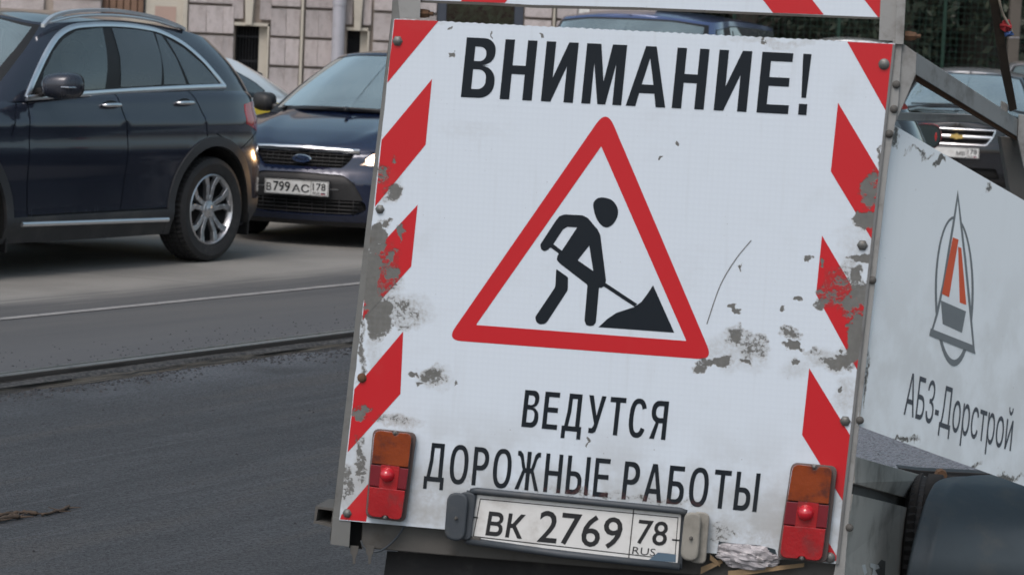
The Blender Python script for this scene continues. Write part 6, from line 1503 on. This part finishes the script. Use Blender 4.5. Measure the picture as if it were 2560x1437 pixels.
def plate_lamp(P, side, mat, o0=.055):
    r = slab('plate_lamp', [tuple(p) for p in roundpoly(P, [26, 26, 26, 26])], mat, o0, .004, trl, bev=.006)
    cx_, cy__ = np.mean(P, axis=0); bolt(cx_, cy__ + 4, 4, None, o0, 'frame_dark', r)
    return r
plate_lamp([(1119, 1228), (1172, 1233), (1161, 1354), (1110, 1347)], -1, 'black_rubber', .050); slab('lamp_body', [tuple(p) for p in roundpoly([(1150, 1227), (1190, 1232), (1178, 1350), (1140, 1346)], 16)], 'black_rubber', .038, .003, trl, bev=.004)
plate_lamp([(1712, 1277), (1754, 1282), (1745, 1404), (1700, 1398)], 1, 'beige_lens', .050); slab('lamp_body', [tuple(p) for p in roundpoly([(1735, 1276), (1775, 1282), (1764, 1410), (1722, 1404)], 16)], 'beige_lens', .030, .003, trl, bev=.004)

# right side panel with the firm's name: it swings outwards from the board's right edge
PSa, PSb, PSc = at(2226, 320, 6.29), at(2150, 1072, 6.27), at(2560, 850, 6.62)
PSn = np.cross(PSc - PSa, PSb - PSa); PSn /= np.linalg.norm(PSn)
if PSn @ (CAM - PSa) < 0: PSn = -PSn
def SPn(x, y, off=0.): return on_plane(x, y, PSa + PSn * off, PSn)
su = PSc - PSa; su[2] = 0; su /= np.linalg.norm(su)
def suv_(p): d = np.asarray(p) - PSa; return (float(d @ su) * 1.6, float(d[2]))
side_spots = []
for (x, y, rx, ry, w_) in ((2350, 410, 26, 14, 1.3), (2240, 345, 14, 30, .9), (2470, 470, 12, 22, .8), (2172, 760, 8, 80, .7), (2165, 950, 8, 90, .7), (2260, 1095, 60, 10, .8), (2420, 1165, 60, 14, .95), (2520, 1190, 60, 14, .8), (2300, 380, 60, 8, .5)):
    u, v = suv_(SPn(x, y)); side_spots.append((u, v, rx / 620, ry / 1000, w_))
SW = wear_group(side_spots, None, 5)
M['panel_white'] = film_mat('side_panel_white', (.77, .835, .875), SW, .42, False, .3)
SPd = [(2229, 308), (2240, 316), (2400, 409), (2560, 501), (2760, 617), (2760, 1287), (2560, 1214), (2353, 1140), (2189, 1080), (2142, 1062)]
b = MB(); f = [SPn(x, y) for x, y in SPd]; bk = [SPn(x, y, -.004) for x, y in SPd]; b.prism(f, bk); o = b.obj('side_panel', M['panel_white'], trl, world=True, uv=[suv_(p) for p in f + bk])
autosmooth(o, 30)
M['logo_grey'] = simple('logo_grey_print', (.17, .195, .21), .45, 0, .1, 30); M['logo_red'] = simple('logo_red_print', (.62, .11, .05), .45, 0, .1, 30); M['print_dark'] = simple('dark_print', (.075, .088, .105), .45, 0, .2, 30)
lg = bpy.data.objects.new('company_logo', None); link(lg, trl)
Z7 = lambda L: [(2050 + x / 1.457, 450 + y / 1.457) for x, y in L]
def sflat(name, poly, mat, off=.0008, holes=None): return flat(name, Z7(poly), mat, off, lg, SPn, suv_, [Z7(h) for h in holes] if holes else None)
ell = lambda cx_, cy__, rx, ry, n=48, rot=.0: [(cx_ + rx * math.cos(a) + rot * ry * math.sin(a), cy__ + ry * math.sin(a)) for a in np.linspace(0, 2 * math.pi, n, endpoint=False)]
sflat('logo_ring', ell(489, 405, 71, 273), M['logo_grey'], .0006, [ell(489, 398, 63, 256)])
spire = [(502, 35), (487, 130), (463, 270), (447, 370), (424, 480), (400, 565), (565, 632), (557, 540), (548, 440), (533, 290), (515, 140)]
spin_ = [(502, 75), (490, 160), (470, 280), (453, 380), (430, 490), (412, 548), (556, 606), (549, 535), (540, 445), (526, 300), (510, 160)]
sflat('logo_field', spire, M['panel_white'], .0008); sflat('logo_spire', spire, M['logo_grey'], .0010, [spin_])
sflat('logo_base', [(403, 540), (560, 602), (567, 633), (398, 566)], M['logo_grey'], .0012)
sflat('logo_bar', [(484, 209), (505, 217), (470, 427), (444, 414)], M['logo_red'], .0012); sflat('logo_bar', [(503, 243), (515, 248), (533, 455), (509, 446)], M['logo_red'], .0012)
sflat('logo_bowl', [(440, 438), (532, 478), (517, 556), (447, 524)], M['logo_grey'], .0012)
lettering('firm_lettering', 'АБЗ-Дорстрой', [(2271, 929), (2537, 1026), (2527, 1127), (2259, 1035)], .0, CAPH, M['print_dark'], .0008, trl, SPn, suv_)

# struts and legs of the frame to the right of the board
def bar(name, poly, Ys, th, mat, bev=.0015, shift=(0, 1, 0)):
    f = [at(x, y, Y) for (x, y), Y in zip(poly, Ys)]; sh = np.array(shift) * th; b = MB(); b.prism(f, [p + sh for p in f]); o = b.obj(name, M[mat] if isinstance(mat, str) else mat, trl, world=True)
    bm = bmesh.new(); bm.from_mesh(o.data); bmesh.ops.recalc_face_normals(bm, faces=bm.faces); bm.to_mesh(o.data); bm.free()
    return bevel(o, bev) if bev else o
bar('gusset_plate', [(2240, 107), (2262, 112), (2292, 134), (2290, 186), (2268, 240), (2240, 306), (2224, 318), (2222, 280)], [6.26] * 8, .006, 'frame')
bar('strut', [(2290, 131), (2566, 312), (2566, 356), (2290, 187)], [6.27, 6.9, 6.9, 6.27], .010, 'frame', shift=(-.05, 1, 0))
bar('strut_flange', [(2290, 184), (2541, 336), (2543, 352), (2288, 201)], [6.31, 6.87, 6.87, 6.31], .04, 'rust')
bar('strut_bracket', [(2504, 252), (2521, 262), (2517, 300), (2500, 290)], [6.80] * 4, .01, 'frame')
bar('cross_rail', [(2247, 281), (2446, 288), (2520, 320), (2520, 330), (2444, 307), (2240, 302)], [6.36, 6.8, 6.95, 6.95, 6.8, 6.36], .03, 'frame')
bar('end_bracket', [(2548, 286), (2580, 290), (2580, 440), (2560, 420), (2544, 345)], [6.84] * 5, .012, 'frame')
bar('front_leg', [(2501, 342), (2545, 345), (2560, 420), (2572, 470), (2585, 640), (2533, 640), (2525, 480)], [6.9] * 7, .05, 'frame_dark')
# bed and its side beam running forward
sd_ = (-.96, .274, 0)
bar('side_beam', [(2139, 1140), (2343, 1198), (2320, 1227), (2297, 1252), (2136, 1208)], [6.27, 7.8, 7.7, 7.6, 6.27], .02, 'beam_paint', .002, sd_)
bar('beam_web', [(2136, 1200), (2300, 1245), (2280, 1276), (2132, 1240)], [6.36, 7.65, 7.6, 6.36], .02, 'frame_dark', 0, sd_)
bar('lower_side_panel', [(2132, 1234), (2215, 1254), (2268, 1268), (2285, 1330), (2262, 1440), (2250, 1560), (2095, 1560), (2108, 1400)], [6.27, 6.8, 7.2, 7.35, 7.2, 7.1, 6.27, 6.27], .012, 'beam_paint', 0, sd_)
flat('worn_sticker', [(2120, 1382), (2190, 1392), (2214, 1402), (2210, 1480), (2116, 1480)], M['frame_dark'], .0015, trl, lambda x, y, o=0: at(x, y, 6.27 + (x - 2100) / 190 * 1.05 * .98 - .02), lambda p: (0, 0))
spf = lambda x, y, o=0: at(x, y, 6.27 + (x - 2100) / 190 * 1.03 * .98 - .035)
for P in ([(2134, 1403), (2146, 1408), (2143, 1436), (2132, 1430)], [(2152, 1412), (2163, 1409), (2168, 1430), (2158, 1441), (2150, 1432)], [(2176, 1406), (2196, 1411), (2199, 1419), (2188, 1424), (2196, 1440), (2180, 1438), (2183, 1420), (2175, 1416)]):
    flat('sticker_scrap', P, M['plate'], 0, trl, spf, lambda p: (0, 0))
bar('axle_beam', [(2246, 1168), (2300, 1175), (2500, 1184), (2560, 1204), (2560, 1222), (2515, 1206), (2330, 1198), (2255, 1182)], [8.0] * 8, .06, 'plastic')
bar('mudguard_shade', [(2262, 1270), (2300, 1222), (2345, 1200), (2420, 1205), (2420, 1600), (2235, 1600), (2262, 1437)], [7.45] * 7, .02, 'dark', 0)  # dark plate added where shadow lies beside the mudguard
b = MB(); q = at(2352, 1186, 7.95); b.lathe([(.001, -.02), (.017, -.02), (.020, 0), (.017, .02), (.001, .02)], q, (0, 1, 0), 8); b.obj('rusty_coupling', M['rust'], trl, world=True)
# mudguard: a curved shell, its rear face towards the viewer
M['mudguard'] = simple('blue_grey_mudguard', (.052, .068, .080), .6, 0, .35, 5, ((.10, .10, .092), 6, .6), .3, 40)
lft = catmull([(2460, 1192, 7.35), (2400, 1193, 7.10), (2366, 1197, 6.98), (2343, 1206, 6.90), (2330, 1222, 6.84), (2312, 1262, 6.76), (2296, 1315, 6.70), (2281, 1370, 6.67), (2268, 1437, 6.66), (2246, 1560, 6.70)], 6)
prof = [(0, 0, .0), (4, 0, -.006), (10, 0, -.008), (38, 0, -.006), (46, -5, -.014), (58, -6, -.014), (180, -2, -.010), (300, 2, -.004), (360, 6, 0), (372, 8, .02)]
V = []; m_ = len(prof)
for x, y, Y in lft:
    for dx, dy, dY in prof: V.append(at(x + dx, y + dy + dx * .035, Y + dY + dx * .0002))
F = [(i * m_ + k, i * m_ + k + 1, (i + 1) * m_ + k + 1, (i + 1) * m_ + k) for i in range(len(lft) - 1) for k in range(m_ - 1)]
b = MB(); b.add(V, F); o = b.obj('mudguard', M['mudguard'], trl, smooth=True, world=True); sm_ = o.modifiers.new('thick', 'SOLIDIFY'); sm_.thickness = .006; sm_.offset = 0
# wheels, axle, drawbar and bed floor
tc = np.array([B(1475, 1350)[0], B(1475, 1350)[1], ZM])
for sg in (-1, 1):
    wc = tc + TR_ * ((.80 if sg > 0 else .64) * sg) + TF * 1.12
    wr = make_wheel(None, 0, 0, 1, .255, .19, .165, full=True, alloy='frame_dark'); wr.parent = trl; wr.name = 'wheel'; wr.location = (wc[0] - trl.location.x, wc[1] - trl.location.y, .255); wr.rotation_euler = (0, 0, -Y13 + (math.pi / 2 * 0) + (-math.pi / 2 if sg > 0 else math.pi / 2) )
    wr.rotation_euler[2] = -Y13 - math.pi / 2 if sg > 0 else -Y13 + math.pi / 2
    # local +y is the outer face
b = MB(); a_, c_ = tc + TR_ * -.7 + TF * 1.12 + ZU * .29, tc + TR_ * .7 + TF * 1.12 + ZU * .29; b.tube([a_, c_], .035, 8); b.obj('axle', M['frame_dark'], trl, world=True)
b = MB(); q = [tc + TR_ * -.52 + TF * .06 + ZU * .44, tc + TR_ * .52 + TF * .06 + ZU * .44, tc + TR_ * .50 + TF * 2.0 + ZU * .32, tc + TR_ * -.52 + TF * 2.0 + ZU * .32]; b.prism(q, [p - ZU * .04 for p in q]); b.obj('bed_floor', M['frame_dark'], trl, world=True)
b = MB(); b.tube([tc + TR_ * -.4 + TF * 1.9 + ZU * .30, tc + TF * 3.0 + ZU * .2, tc + TF * 3.4 + ZU * .17], .04, 8); b.tube([tc + TR_ * .4 + TF * 1.9 + ZU * .30, tc + TF * 3.0 + ZU * .2], .04, 8); b.tube([tc + TF * 3.3 + ZU * .18, tc + TF * 3.3 + ZU * .0], .03, 8); b.obj('drawbar', M['frame_dark'], trl, world=True)

# loose things carried by the trailer
Mbag = simple('clear_plastic_bag', (.36, .345, .36), .5, 0, .4, 30, ((.08, .075, .07), 24, .8), .9, 35, coat=.2)
rr = random.Random(2); V = []; nu, nv = 22, 40; c0 = B(1869, 1389, -.006)
from mathutils import noise as mn
for i in range(nu + 1):
    for k in range(nv):
        th, ph = math.pi * i / nu, 2 * math.pi * k / nv; d = np.array([math.cos(th), math.sin(th) * math.cos(ph), math.sin(th) * math.sin(ph)])
        s = .92 + .30 * mn.noise(Vector(d * 2.3)) + .30 * (1 - 3 * abs(mn.noise(Vector((d[0] * 3.5, d[1] * 6, d[2] * 6))))) * .5 + .10 * abs(mn.noise(Vector(d * 15))); V.append(c0 + TR_ * d[0] * .072 * s + TN * d[1] * .022 * s + ZU * (d[2] * .033 * s - d[0] * .004))
F = [(i * nv + k, (i + 1) * nv + k, (i + 1) * nv + (k + 1) % nv, i * nv + (k + 1) % nv) for i in range(nu) for k in range(nv)]
tag(mesh_obj('plastic_bag', V, F, Mbag, smooth=False), 'crumpled pale plastic bag stuffed into the notch under the sign board', 'bag')
Mw = simple('splintered_wood', (.26, .18, .10), .8, 0, .4, 40)
for (p, q_, r_, lab) in (((1752, 1425), (1806, 1402), .009, 'yellowish wood splinter sticking out left of the plastic bag'), ((1775, 1392), (1800, 1412), .007, 'short brown wood chip resting above the longer splinter'), ((1820, 1434), (2010, 1412), .008, 'long rusty brown stick lying below the plastic bag')):
    a_, c_ = B(p[0], p[1], .0), B(q_[0], q_[1], -.01); b = MB(); b.prism([a_ + ZU * r_, a_ - ZU * r_, a_ - ZU * r_ + TF * .01, a_ + ZU * r_ * .6 + TF * .012], [c_ + ZU * r_ * .7, c_ - ZU * r_ * .5, c_ - ZU * r_ * .5 + TF * .01, c_ + ZU * r_ * .5 + TF * .01])
    o = b.obj('wood_splinter', Mw); o.data.shade_flat(); tag(o, lab, 'splinter')
M['pole'] = simple('dark_wood_pole', (.028, .020, .013), .7, 0, .4, 14, ((.10, .075, .045), 10, .4), .5, 50)
pl_ = thing('wooden_pole', 'dark brown leaning wooden pole standing in the trailer frame at the right', 'pole', tuple(at(2533, 274, 6.78)))
b = MB(); f = [at(2473, 0, 6.6), at(2496, 0, 6.6), at(2524, 170, 6.71), at(2543, 274, 6.78), at(2524, 280, 6.78), at(2499, 165, 6.70)]
up_ = (at(2473, 0, 6.6) - at(2524, 280, 6.78)) * 1.1
f2 = [f[0] + up_, f[1] + up_]; poly = [f[0], *f2, f[1], f[2], f[3], f[4], f[5]]; b.prism(poly, [p + np.array([.004, .022, 0]) for p in poly]); o = b.obj('shaft', M['pole'], pl_, world=True); bevel(o, .002)
b = MB(); q = catmull([(2494, -20, 6.59), (2500, 10, 6.60), (2507, 35, 6.62), (2516, 52, 6.63), (2524, 68, 6.64), (2531, 83, 6.65)], 5); b.tube([at(*p) for p in q], .0035, 6); 
tag(b.obj('cord', simple('beige_cord', (.33, .28, .22), .8, 0, .2, 40), smooth=True), 'frayed beige cord hanging from the dark wooden pole', 'cord')
def rag(poly, Y, mat, seed):
    rr = random.Random(seed); c = np.mean(poly, axis=0); V = [at(c[0], c[1], Y - .012)]
    pts = subdiv(poly, 5); V += [at(x, y, Y + rr.uniform(-.006, .008)) for x, y in pts]; n = len(pts); k = len(V); V += [p + np.array([0, .008, 0]) for p in V]
    return V, [(0, i + 1, (i + 1) % n + 1) for i in range(n)] + [(k, (i + 1) % n + 1 + k, i + 1 + k) for i in range(n)] + [(i + 1, i + 1 + k, (i + 1) % n + 1 + k, (i + 1) % n + 1) for i in range(n)]
rg = thing('ribbon', 'red and blue rag tied to the cord on the wooden pole', 'rag', tuple(at(2515, 70, 6.64)))
V, F = rag([(2500, 60), (2512, 50), (2524, 50), (2530, 66), (2528, 78), (2512, 80), (2500, 72)], 6.64, None, 1); mesh_obj('red_cloth', V, F, simple('red_cloth', (.30, .02, .025), .8, 0, .3, 30), rg, world=True)
V, F = rag([(2511, 81), (2530, 79), (2536, 88), (2524, 92), (2513, 92)], 6.64, None, 2); mesh_obj('blue_cloth', V, F, simple('blue_cloth', (.03, .07, .20), .8, 0, .3, 30), rg, world=True)
